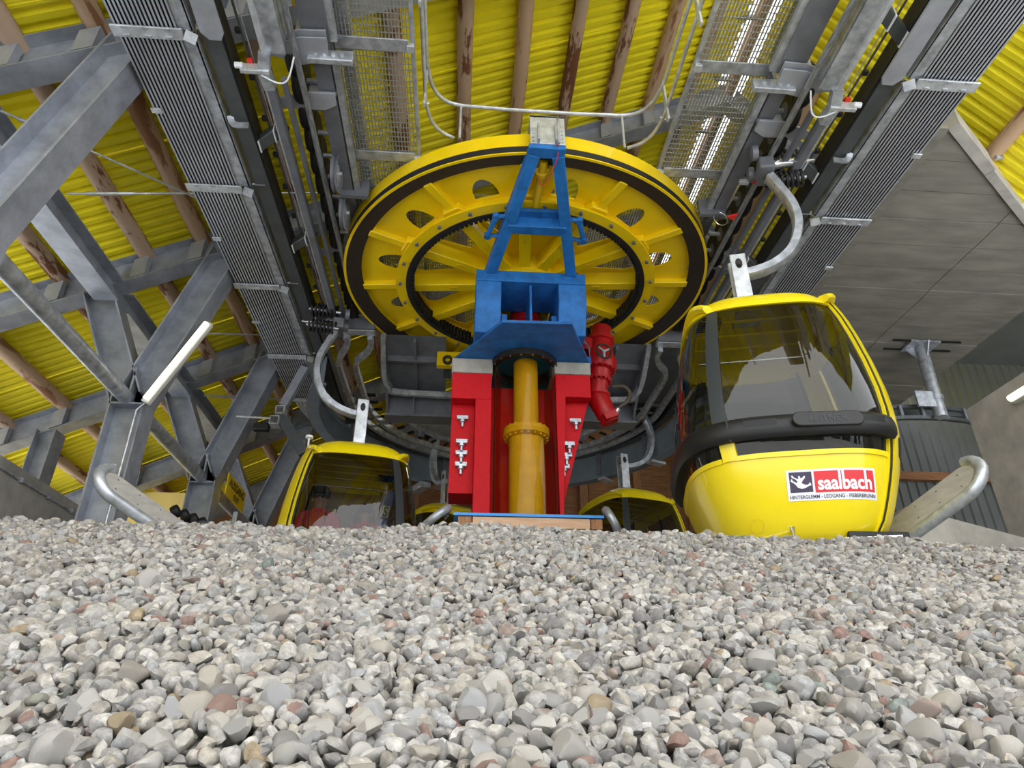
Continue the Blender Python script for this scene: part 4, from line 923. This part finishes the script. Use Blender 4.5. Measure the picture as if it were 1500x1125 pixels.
# swing arm and buffer at the end of the left tray
e = thing('swing_arm', 'grey square arm with a sensor head below the left tray', 'arm', (-2.9, 9.9, 4.6))
MB().rect([(-2.62, 9.9, 5.42), (-2.86, 9.9, 4.72)], .13, .12, up=(0, 1, 0)).build('arm', 'plate_grey', e, bevel=.006)
MB().ring([(.10, -.1), (.10, .1), (.08, .1), (.08, -.1)], 4, Matrix.Translation((-2.88, 9.9, 4.62)) @ Matrix.Rotation(R(45), 4, 'Y') @ Matrix.Rotation(R(90), 4, 'X')).build('end_tube', 'galvanised_light', e, smooth=0)
MB().ring([(.10, -.1), (.10, .1), (.08, .1), (.08, -.1)], 4, Matrix.Translation((-2.94, 9.9, 4.44)) @ Matrix.Rotation(R(45), 4, 'Y') @ Matrix.Rotation(R(90), 4, 'X')).build('end_tube', 'galvanised_light', e, smooth=0)
MB().box((-3.14, 9.9, 4.34), (.24, .12, .12)).build('sensor', 'rubber', e, bevel=.02); MB().tube([(-3.55, 9.9, 4.52), (-3.0, 9.9, 4.50)], .018, 8).build('rod', 'galvanised_light', e)
MB().rect([(-2.84, 9.9, 4.50), (-2.45, 9.95, 3.95)], .16, .10, up=(0, 1, 0)).build('lower_arm', 'dark_rail', e)
settle(e)
# platform edge guards
def guard(label, near, far, w, rp, L, tilt, flip=1):
    e = thing('platform_guard', label, 'guard', (far[0], far[1], .95))
    n = Vector(near); f_ = Vector(far); d = (f_ - n).normalized(); sd = d.cross(Vector((0, 0, 1))).normalized(); u = sd.cross(d).normalized(); u = (u * math.cos(R(tilt)) + sd * math.sin(R(tilt)) * flip).normalized(); nn = d.cross(u)
    M = Matrix(((d.x, u.x, nn.x, n.x), (d.y, u.y, nn.y, n.y), (d.z, u.z, nn.z, n.z), (0, 0, 0, 1)))
    st = [(L, -w), (L, w)] + [(w - w * math.sin(PI * i / 14) - 0, w * math.cos(PI * i / 14)) for i in range(15)]
    bd = MB().prism(st, -.012, .012, M).build('board', 'plywood', e, bevel=.004)
    W2 = w + rp * .9; path = [(L, -W2, 0)] + [(w - W2 * math.sin(PI * i / 14), -W2 * math.cos(PI * i / 14), 0) for i in range(13)]
    MB().tube([M @ Vector(p) for p in path], rp, 12).build('bumper_pipe', 'galvanised', e)
    for i in range(5):
        for q in (-.5, .5): MB().lathe([(.007, -.016), (.007, .016)], 6, M @ Matrix.Translation((w + .2 * i, q * w, 0))).build('screw', 'beam_grey', bd)
    for t in (.55 * L, .92 * L):
        p = M @ Vector((t, 0, 0)); MB().bx(p.x - .03, p.x + .03, p.y - .03, p.y + .03, .95, p.z).build('leg', 'galvanised', e)
    settle(e)
guard('large platform guard at the left, grey board with galvanised pipe edge', (-2.60, 4.90, 1.72), (-2.22, 5.45, 1.50), .105, .042, 2.2, 30, -1)
guard('large platform guard at the right, behind the big cabin', (3.72, 4.42, 1.77), (3.42, 5.1, 1.50), .135, .045, 1.8, 30, 1)
guard('small guard end just left of the shaft plinth', (-.20, 7.15, 2.22), (-.62, 7.6, 1.98), .11, .045, 1.0, 55, 1)
guard('small guard end just right of the shaft plinth', (1.60, 7.15, 2.22), (1.86, 7.6, 1.90), .10, .045, 1.0, 30, -1)
# ------------------------------------------------------------------ gondola cabins
PZ = [(0, .63), (.06, .70), (.14, .76), (.25, .815), (.38, .87), (.5, .915), (.62, .95), (.8, .992), (.95, 1.0), (1.15, .99), (1.4, .955), (1.65, .905), (1.85, .855), (2.0, .805), (2.08, .765), (2.15, .715), (2.21, .64), (2.26, .54), (2.30, .42), (2.33, .27), (2.345, .12), (2.35, .02)]
CA, CB, CN = .83, .93, 3.5
def sc_(z):
    for (z0, a), (z1, b) in zip(PZ[:-1], PZ[1:]):
        if z <= z1: return a + (b - a) * (z - z0) / (z1 - z0)
    return PZ[-1][1]
def CP(th, z, off=0.):
    s = sc_(z); c, n = math.cos(R(th)), math.sin(R(th))
    r = (abs(c / (CA * s)) ** CN + abs(n / (CB * s)) ** CN) ** (-1 / CN) + off
    return (r * c, r * n, z)
def ths(a, b):
    # denser near the rounded corners
    n = max(2, int(abs(b - a) / 3)); return [a + (b - a) * i / n for i in range(n + 1)]
def zsamp(z0, z1, st=.09):
    n = max(1, int((z1 - z0) / st + .5)); return [z0 + (z1 - z0) * i / n for i in range(n + 1)]
def patch(b, a0, a1, z0, z1, off=0., th=0., full=False, st=.09):
    A = ths(a0, a1); Z = zsamp(z0, z1, st)
    if full: A = A[:-1]
    na, nz = len(A), len(Z); base = len(b.v)
    for o in ((off, off - th) if th else (off,)):
        for z in Z:
            for a in A: b.v.append(CP(a, z, o))
    m = na if full else na - 1
    def q(l, i, j): return base + l * na * nz + j * na + i % na
    for j in range(nz - 1):
        for i in range(m):
            b.f.append((q(0, i, j), q(0, i + 1, j), q(0, i + 1, j + 1), q(0, i, j + 1)))
            if th: b.f.append((q(1, i, j), q(1, i, j + 1), q(1, i + 1, j + 1), q(1, i + 1, j)))
    if th:
        for i in range(m):
            b.f.append((q(0, i, 0), q(1, i, 0), q(1, i + 1, 0), q(0, i + 1, 0))); b.f.append((q(0, i, nz - 1), q(0, i + 1, nz - 1), q(1, i + 1, nz - 1), q(1, i, nz - 1)))
        if not full:
            for j in range(nz - 1):
                b.f.append((q(0, 0, j), q(0, 0, j + 1), q(1, 0, j + 1), q(1, 0, j))); b.f.append((q(0, na - 1, j), q(1, na - 1, j), q(1, na - 1, j + 1), q(0, na - 1, j + 1)))
    return b
def front_y(x, z): 
    s = sc_(z); t = min(.999, abs(x / (CA * s))); return -CB * s * (1 - t ** CN) ** (1 / CN)
def wrap(o, off):
    for v in o.data.vertices:
        x, z, h = v.co.x, v.co.y, v.co.z; v.co = (x, front_y(x, z) - off - h, z)
    return o
def flat(name, m, par, x0, x1, z0, z1, off, nx_=10, nz_=5):
    b = MB()
    for j in range(nz_ + 1):
        for i in range(nx_ + 1): b.v.append((x0 + (x1 - x0) * i / nx_, z0 + (z1 - z0) * j / nz_, 0))
    for j in range(nz_):
        for i in range(nx_): a = j * (nx_ + 1) + i; b.f.append((a, a + 1, a + nx_ + 2, a + nx_ + 1))
    return wrap(b.build(name, m, par, fix=False), off)
def make_cabin():
    e = thing('gondola_cabin', 'large yellow gondola cabin at the right with tourist region sticker', 'gondola')
    GZ_, GT = .60, 2.03
    b = MB(); patch(b, 40, 320, .0, GZ_, 0, .03, st=.06).build('body_shell', 'cabin_yellow', e, smooth=50)
    patch(MB(), 0, 360, GT, 2.349, .004, 0, full=True, st=.022).build('roof', 'cabin_yellow', e, smooth=60)
    patch(MB(), 0, 360, GT - .03, GT + .015, .012, .03, full=True).build('roof_gutter', 'cabin_yellow', e, smooth=50)
    f = MB(); A = ths(0, 360)[:-1]; f.v = [CP(a, .04, -.02) for a in A] + [CP(a, .10, -.03) for a in A]; n = len(A)
    f.f = [tuple(reversed(range(n))), tuple(range(n, 2 * n))] + [(i, (i + 1) % n, n + (i + 1) % n, n + i) for i in range(n)]
    f.build('floor_pan', 'black_plastic', e, fix=False)
    for s in (-1, 1):
        patch(MB(), s * 49, s * 120, GZ_, GT, -.006).build('end_window', 'cabin_glass', e, smooth=80, fix=False)
        patch(MB(), s * 119.2, s * 125.5, GZ_ + .12, GT, .008, .03).build('corner_post', 'post_grey', e, smooth=50)
        patch(MB(), s * 118, s * 124.5, GZ_ - .02, GZ_ + .16, .014, .03).build('sill_tab', 'cabin_yellow', e, smooth=50)
        patch(MB(), s * 49, s * 119, GZ_ - .025, GZ_ + .01, .012, .03).build('sill_lip', 'cabin_yellow', e, smooth=50)
        patch(MB(), s * 125, s * 180, GZ_ - .025, GZ_ + .01, .012, .03).build('sill_lip', 'cabin_yellow', e, smooth=50)
        patch(MB(), s * 49, s * 51.2, GZ_, GT, -.002, .02).build('window_seal', 'rubber', e, smooth=50)
        fr = patch(MB(), s * 36, s * 47, .0, 2.06, .045, .075, st=.05).build('door_frame', 'cabin_yellow', e, smooth=50)
        patch(MB(), s * 46.2, s * 49.4, .05, 2.04, .022, .04).build('frame_edge', 'cabin_yellow', fr, smooth=50)
        patch(MB(), s * 47.0, s * 48.4, .05, 2.04, .030, .02).build('frame_seal', 'rubber', fr, smooth=50)
        patch(MB(), s * 36, s * 42, .60, .74, .052, .03).build('reflector', 'rubber', fr, smooth=50)
        d = patch(MB(), s * 1, s * 35, .02, .58, .02, .04).build('door_panel', 'cabin_yellow', e, smooth=50)
        patch(MB(), s * 3, s * 32, .58, 1.95, .012).build('door_glass', 'cabin_glass', d, smooth=80, fix=False)
        patch(MB(), s * 31.5, s * 36, .58, 2.03, .02, .04).build('door_stile', 'cabin_yellow', d, smooth=50); patch(MB(), s * .4, s * 3, .02, 2.03, .022, .04).build('door_seal', 'rubber', d, smooth=50)
        patch(MB(), s * 1, s * 36, 1.93, 2.03, .02, .04).build('door_rail', 'cabin_yellow', d, smooth=50)
    patch(MB(), 126, 234, GZ_, GT, -.006).build('side_window', 'cabin_glass', e, smooth=80, fix=False)
    # bumper
    A = [48 + (312 - 48) * i / 96 for i in range(97)]; b = MB(); prof = [(-.02, -.085), (.035, -.095), (.062, -.07), (.070, -.02), (.066, .03), (.05, .075), (.02, .09), (-.02, .08)]
    for a in A:
        for o, dz in prof: x, y, z = CP(a, .795, o); b.v.append((x, y, .795 + dz))
    k = len(prof)
    for i in range(96):
        for q in range(k): r = (q + 1) % k; b.f.append((i * k + q, i * k + r, (i + 1) * k + r, (i + 1) * k + q))
    b.f += [tuple(range(k)), tuple(96 * k + q for q in reversed(range(k)))]
    bu = b.build('bumper', 'black_plastic', e, smooth=50)
    for a0, a1 in ((-112, -99), (-73, -55)): patch(MB(), a0, a1, .755, .835, .074, .012).build('bumper_pad', 'black_plastic', bu, smooth=50)
    patch(MB(), -118.5, -117.8, .70, .885, .071, .01).build('bumper_joint', 'rubber', bu)
    # raised name plate
    pts_ = [(.0, .052), (.0, -.052)]
    b = MB(); w_, h_ = .20, .058; st = [(w_ + h_ * math.cos(a), h_ * math.sin(a)) for a in [R(-90 + 180 * i / 8) for i in range(9)]] + [(-w_ + h_ * math.cos(a), h_ * math.sin(a)) for a in [R(90 + 180 * i / 8) for i in range(9)]]
    PM = Matrix.Translation((.20, front_y(.2, .795) - .066, .805)) @ Matrix.Rotation(R(6), 4, 'Z') @ Matrix.Rotation(R(90), 4, 'X')
    pl = b.prism(st, 0, .022, PM).build('name_plate', 'rubber', bu, bevel=.008)
    text_mesh('LEITNER', .07, 'lettering', 'post_grey', pl, PM @ Matrix.Translation((0, 0, .0225)), width=.27, bold=.001, ext=.002)
    # sticker
    s0, s1, z0, z1 = -.13, .50, .265, .475
    stk = flat('sticker', 'sticker_white', e, s0, s1, z0, z1, .004); W_, H_ = s1 - s0, z1 - z0
    ux = lambda px: s0 + (px - 225) / 1075 * W_
    uz = lambda py: z1 - (py - 135) / 345 * H_
    flat('emblem_field', 'sticker_navy', stk, ux(258), ux(528), uz(388), uz(160), .0055, 4, 4)
    flat('name_field', 'sticker_red', stk, ux(555), ux(1278), uz(397), uz(160), .0055, 8, 4)
    fig = [(283, 197), (300, 195), (312, 215), (352, 236), (368, 238), (366, 210), (376, 200), (388, 210), (390, 230), (420, 222), (434, 203), (448, 208), (447, 226), (412, 262), (398, 285), (440, 305), (470, 306), (488, 296), (490, 284), (503, 284), (514, 312), (470, 326), (440, 342), (400, 348), (352, 336), (326, 300), (300, 278), (270, 262), (280, 236), (293, 240), (298, 258), (340, 280), (356, 268), (330, 240), (290, 220)]
    o = MB(); o.v = [(ux(x), uz(y), 0) for x, y in fig]; o.f = [tuple(reversed(range(len(fig))))]
    wrap(o.build('leaping_figure', 'sticker_white', stk, fix=False, smooth=0), .0068)
    o = text_mesh('saalbach', .13, 'lettering', 'sticker_white', stk, Matrix.Translation(((ux(590) + ux(1245)) / 2, uz(292), 0)), width=ux(1245) - ux(590), bold=.004, ext=0)
    tv = [v.co.y for v in o.data.vertices]; tmax, tmin = max(tv), min(tv)
    for v in o.data.vertices:                      # the ascenders of l, b and h run up to the edge of the red field
        if v.co.y > tmax - .10 * (tmax - tmin): v.co.y = uz(160)
    wrap(o, .0068)
    o = text_mesh('HINTERGLEMM - LEOGANG - FIEBERBRUNN', .035, 'lettering', 'sticker_navy', stk, Matrix.Translation(((ux(245) + ux(1278)) / 2, uz(440), 0)), width=ux(1278) - ux(245), bold=.0006, ext=0); wrap(o, .0055)
    o = MB().ring([(.045, -.001), (.047, -.001), (.047, .001), (.045, .001)], 24).build('access_cap', 'tube_yellow', e); 
    for v in o.data.vertices: v.co = (v.co.x - .36, v.co.y + .12, v.co.z)
    wrap(o, .002)
    # roof fairings
    for s in (-1, 1):
        c = catmull([(s * .47, -.70, 2.03), (s * .56, -.56, 2.10), (s * .585, 0, 2.135), (s * .56, .56, 2.10), (s * .47, .70, 2.03)], 6)
        f = MB().sweep(c, [(.065 * math.cos(a), .035 * math.sin(a)) for a in [2 * PI * i / 12 for i in range(12)]]).build('roof_fairing', 'cabin_yellow', e)
        for t in (-1, 1): MB().rect([(s * .60, t * .28, 2.135), (s * .585, t * .52, 2.112)], .08, .022).build('fairing_slot', 'rubber', f)
    MB().lathe([(.012, 2.2), (.012, 2.36), (.05, 2.37), (.045, 2.40), (.01, 2.41)], 14, Matrix.Translation((.62, .35, -.06))).build('roof_knob', 'white_panel', e)
    # inside
    for y in (-.52, .52):
        st = MB().bx(-.56, .52, y - .2 * (1 if y > 0 else -1) - .21, y - .2 * (1 if y > 0 else -1) + .21, .40, .47).build('bench', 'seat_dark', e, bevel=.02)
        MB().bx(-.54, .50, y + (.16 if y > 0 else -.20), y + (.20 if y > 0 else -.16), .47, .84).build('bench_back', 'seat_dark', st, bevel=.015)
    for y in (-.55, -.3, -.05, .2, .45): MB().bx(-.54, .54, y - .012, y + .012, 2.12, 2.14).build('ceiling_rib', 'cabin_yellow', e)
    v_ = MB().bx(-.56, -.30, -.45, -.18, 2.115, 2.13).build('ceiling_vent', 'tube_yellow', e); b = MB()
    for i in range(8): b.bx(-.55, -.31, -.44 + .032 * i, -.43 + .032 * i, 2.105, 2.116)
    b.build('vent_slats', 'black_plastic', v_)
    MB().tube([(-.52, -.05, 1.85), (.52, -.05, 1.85)], .014, 8).build('grab_rail', 'chrome', e)
    # under side
    MB().tube([(-.5, -.55, .03), (-.12, -.68, .03), (-.12, -.68, .10)], .018, 8).build('step_rail', 'chrome', e)
    MB().tube([(-.2, -.45, .02), (.5, -.45, .02)], .09, 14).build('under_tube', 'cabin_yellow', e)
    MB().prism([(.26, -.66), (.70, -.57), (.70, .57), (.26, .66)], -.02, .06).build('door_sill', 'black_plastic', e, bevel=.01)
    MB().prism([(.2, -.65), (.62, -.65), (.62, -.57), (.36, -.53)], -.01, .015).build('sill_edge', 'chrome', e)
    # hanger and grip
    h = MB().bx(-.13, .13, -.16, .16, 2.33, 2.40).build('hanger_foot', 'galvanised', e, bevel=.01)
    for y in (-.07, .07):
        p = MB().box((0, y, 2.72), (.155, .025, .70)).build('hanger_plate', 'galvanised_light', h, bevel=.008)
        MB().lathe([(.034, -.003), (.034, .003)], 14, Matrix.Translation((0, y + (.012 if y > 0 else -.012), 2.95)) @ Matrix.Diagonal((1, 1, 1.8, 1)) @ Matrix.Rotation(R(90), 4, 'X')).build('plate_slot', 'rubber', h)
        MB().lathe([(.02, -.02), (.02, .03)], 8, Matrix.Translation((0, y - .02, 2.93)) @ Matrix.Rotation(R(90), 4, 'X')).build('bolt', 'liner', h)
        MB().lathe([(.014, -.02), (.014, .03)], 8, Matrix.Translation((.04, y - .02, 2.44)) @ Matrix.Rotation(R(90), 4, 'X')).build('bolt', 'galvanised', h)
    c = catmull([(-.03, 0, 2.86), (.14, 0, 2.87), (.36, 0, 2.95), (.55, 0, 3.12), (.66, 0, 3.40), (.66, 0, 3.66), (.58, 0, 3.90), (.50, 0, 4.10)], 6)
    MB().sweep(c, [(-.035, -.07), (.035, -.07), (.045, -.05), (.045, .05), (.035, .07), (-.035, .07), (-.045, .05), (-.045, -.05)], up=(0, 1, 0)).build('hanger_arm', 'galvanised', e)
    MB().box((.545, -.05, 4.0), (.06, .012, .13)).build('arm_label', 'rubber', e)
    g = MB().box((.47, 0, 4.2), (.16, .30, .16)).build('grip', 'beam_grey', e, bevel=.02)
    MB().lathe([(.05, 0), (.06, .04), (.06, .14), (.05, .16), (.05, .30), (.03, .40), (.012, .50)], 14, along((.48, -.04, 4.24), (1.0, -.04, 4.24))).build('grip_lever', 'chrome', g)
    MB().lathe([(.055, 0), (.055, .05)], 14, along((.46, -.04, 4.24), (1.0, -.04, 4.24))).build('grip_ring', 'signal_red', g)
    for y, z in ((.06, 4.40), (.08, 4.12)):
        MB().tube([(.50 + .36 * i / 110, y + .085 * math.cos(2 * PI * 7 * i / 110), z + .085 * math.sin(2 * PI * 7 * i / 110)) for i in range(111)], .018, 6).build('spring', 'rubber', g)
        MB().tube([(.46, y, z), (.90, y, z)], .02, 8).build('spring_rod', 'galvanised', g)
    for y in (-.16, .16): MB().lathe([(.08, -.03), (.085, 0), (.08, .03)], 16, Matrix.Translation((.36, y, 4.32)) @ Matrix.Rotation(R(90), 4, 'Y')).build('roller', 'beam_grey', g)
    return e
cab = make_cabin()
CABS = [((2.69, 5.36, 1.31), -14), ((-1.40, 8.5, 1.09), 191), ((2.86, 11.4, 1.60), 18), ((-.32, 12.7, 1.68), 118)]
LAB = ['large yellow gondola cabin at the right with saalbach sticker', 'yellow gondola cabin at the left carrying people in red jackets', 'yellow gondola cabin roof and window behind the plinth, right of the pillars',
       'yellow gondola cabin mostly hidden behind the left red pillar']
for i, (p, a) in enumerate(CABS):
    c = cab if i == 0 else copy_tree(cab)
    if i:
        for ch in list(c.children):
            if ch.name.split('.')[0] == 'sticker':
                for g in list(ch.children): bpy.data.objects.remove(g)
                bpy.data.objects.remove(ch)
    c.location = p; c.rotation_euler = (0, 0, R(a)); c['label'] = LAB[i]; c['group'] = 'yellow gondola cabins'

# ------------------------------------------------------------------ people and a ski in the left cabin
def skin(name, V, E_, m, parent, lv=2):
    me = bpy.data.meshes.new(name); me.from_pydata([v[:3] for v in V], E_, []); o = bpy.data.objects.new(name, me); COL.objects.link(o); o.parent = parent
    md = o.modifiers.new('skin', 'SKIN'); md.use_smooth_shade = True
    if not me.skin_vertices:
        bm = bmesh.new(); bm.from_mesh(me); bm.verts.layers.skin.verify(); bm.to_mesh(me); bm.free()
    for i, v in enumerate(V):
        sv = me.skin_vertices[0].data[i]; sv.radius = (v[3], v[4] if len(v) > 4 else v[3]); sv.use_root = (i == 0)
    s = o.modifiers.new('sub', 'SUBSURF'); s.levels = lv; s.render_levels = lv; me.materials.append(MT[m]); return o
def person(label, loc, rz, k=1.0, lean=0.):
    e = thing('person', label, 'person', loc, rz, 'people in the left cabin'); e.scale = (k, k, k)
    V = [(0, 0, .10, .14, .11), (0, .03, .30, .14, .10), (0, .02, .48, .155, .105), (0, .0, .60, .055), (0, -.015, .68, .07, .08), (0, -.01, .78, .082, .095), (0, .0, .86, .05, .06)]; E_ = [(0, 1), (1, 2), (2, 3), (3, 4), (4, 5), (5, 6)]
    J = [(0, 0, .12, .15, .13), (0, .03, .30, .165, .13), (0, .02, .48, .175, .13), (0, 0, .585, .09, .085)]; JE = [(0, 1), (1, 2), (2, 3)]
    Tq = [(0, 0, .09, .15, .13)]; TE = []
    for s in (-1, 1):
        n = len(V); V += [(s * .18, .02, .52, .065), (s * .26, -.06, .28, .045), (s * .20, -.28, .17, .033), (s * .19, -.36, .16, .038, .02)]; E_ += [(2, n), (n, n + 1), (n + 1, n + 2), (n + 2, n + 3)]
        h = n + 3
        for q, (dx, L, dz) in enumerate(((-.03, .06, 0), (-.01, .075, 0), (.012, .07, 0), (.032, .055, 0))):
            m_ = len(V); V += [(s * (.19 + dx), -.36 - L * .55, .162, .0095), (s * (.19 + dx), -.36 - L, .14, .008)]; E_ += [(h, m_), (m_, m_ + 1)]
        m_ = len(V); V += [(s * .15, -.34, .15, .011), (s * .135, -.375, .145, .009)]; E_ += [(h, m_), (m_, m_ + 1)]
        n = len(V); V += [(s * .10, -.04, .08, .085), (s * .105, -.03, -.36, .062), (s * .11, .0, -.76, .045), (s * .12, -.13, -.82, .035)]; E_ += [(0, n), (n, n + 1), (n + 1, n + 2), (n + 2, n + 3)]
        n = len(J); J += [(s * .185, .02, .525, .095), (s * .27, -.06, .28, .072), (s * .205, -.27, .175, .055)]; JE += [(2, n), (n, n + 1), (n + 1, n + 2)]
        n = len(Tq); Tq += [(s * .11, -.05, .08, .105), (s * .11, -.03, -.36, .085), (s * .115, .0, -.72, .07)]; TE += [(0, n), (n, n + 1), (n + 1, n + 2)]
        MB().lathe([(.0, -.016), (.012, -.01), (.016, 0), (.012, .01), (0, .016)], 10, Matrix.Translation((s * .032, -.092, .765))).build('eye', 'cloth_black', e)
        MB().rect(catmull([(s * .10, -.12, .56), (s * .10, -.165, .46), (s * .09, -.16, .25), (s * .12, -.10, .12)], 4), .035, .012, up=(1, 0, 0)).build('backpack_strap', 'cloth_black', e)
        MB().box((s * .12, -.06, -.79), (.11, .28, .14)).build('boot', 'cloth_black', e, bevel=.03)
        MB().lathe([(0, -.03), (.018, -.02), (.02, 0), (.016, .02), (0, .03)], 8, Matrix.Translation((s * .088, .0, .75))).build('ear', 'skin', e)
    skin('body', V, E_, 'skin', e); skin('jacket', J, JE, 'jacket_red', e); skin('trousers', Tq, TE, 'cloth_black', e)
    MB().lathe([(0, -.02), (.013, -.015), (.011, .02), (0, .03)], 8, Matrix.Translation((0, -.108, .735))).build('nose', 'skin', e)
    MB().box((0, -.093, .695), (.045, .012, .008)).build('mouth', 'jacket_red', e, bevel=.003)
    MB().lathe([(.098, .0), (.112, .03), (.115, .08), (.10, .13), (.06, .165), (0, .178)], 20, Matrix.Translation((0, .008, .775)) @ Matrix.Diagonal((1, 1.12, 1, 1))).build('helmet', 'cloth_black', e)
    MB().box((0, -.115, .79), (.15, .05, .055)).build('goggles', 'black_plastic', e, bevel=.02)
    MB().ring([(.09, .575), (.10, .60), (.085, .63), (.07, .62), (.07, .575)], 18).build('collar', 'jacket_red', e)
    return e
person('person in a red ski jacket with black straps standing left in the left cabin', (-1.82, 8.6, 2.03), R(8), 1.0)
person('smaller person in a red ski jacket standing right of the other in the left cabin', (-1.22, 8.55, 1.98), R(-14), .80)
e = thing('ski', 'blue ski with a yellow patch standing in the left cabin', 'ski', (-1.12, 8.16, 1.30))
KM = Matrix.Translation((-1.12, 8.16, 1.30)) @ Matrix.Rotation(R(9), 4, 'Y') @ Matrix.Diagonal((1, 1, 1.15, 1))
sk_ = [(-.05, 0), (.05, 0), (.045, .6), (.055, 1.15)] + [(.055 * math.cos(R(a)), 1.22 + .09 * math.sin(R(a))) for a in range(15, 180, 18)] + [(-.055, 1.15), (-.045, .6)]
b = MB().prism(sk_, -.008, .008, KM @ Matrix.Rotation(R(90), 4, 'X')); b.build('ski_body', 'ski_blue', e, bevel=.003)
MB().bx(-.042, .042, -.0105, -.0085, 1.0, 1.13, KM).build('patch', 'ski_yellow', e)
text_mesh('S', .15, 'lettering', 'ski_blue', e, KM @ Matrix.Translation((0, -.011, 1.065)) @ Matrix.Rotation(R(90), 4, 'X'), width=.06, bold=.004); settle(e)
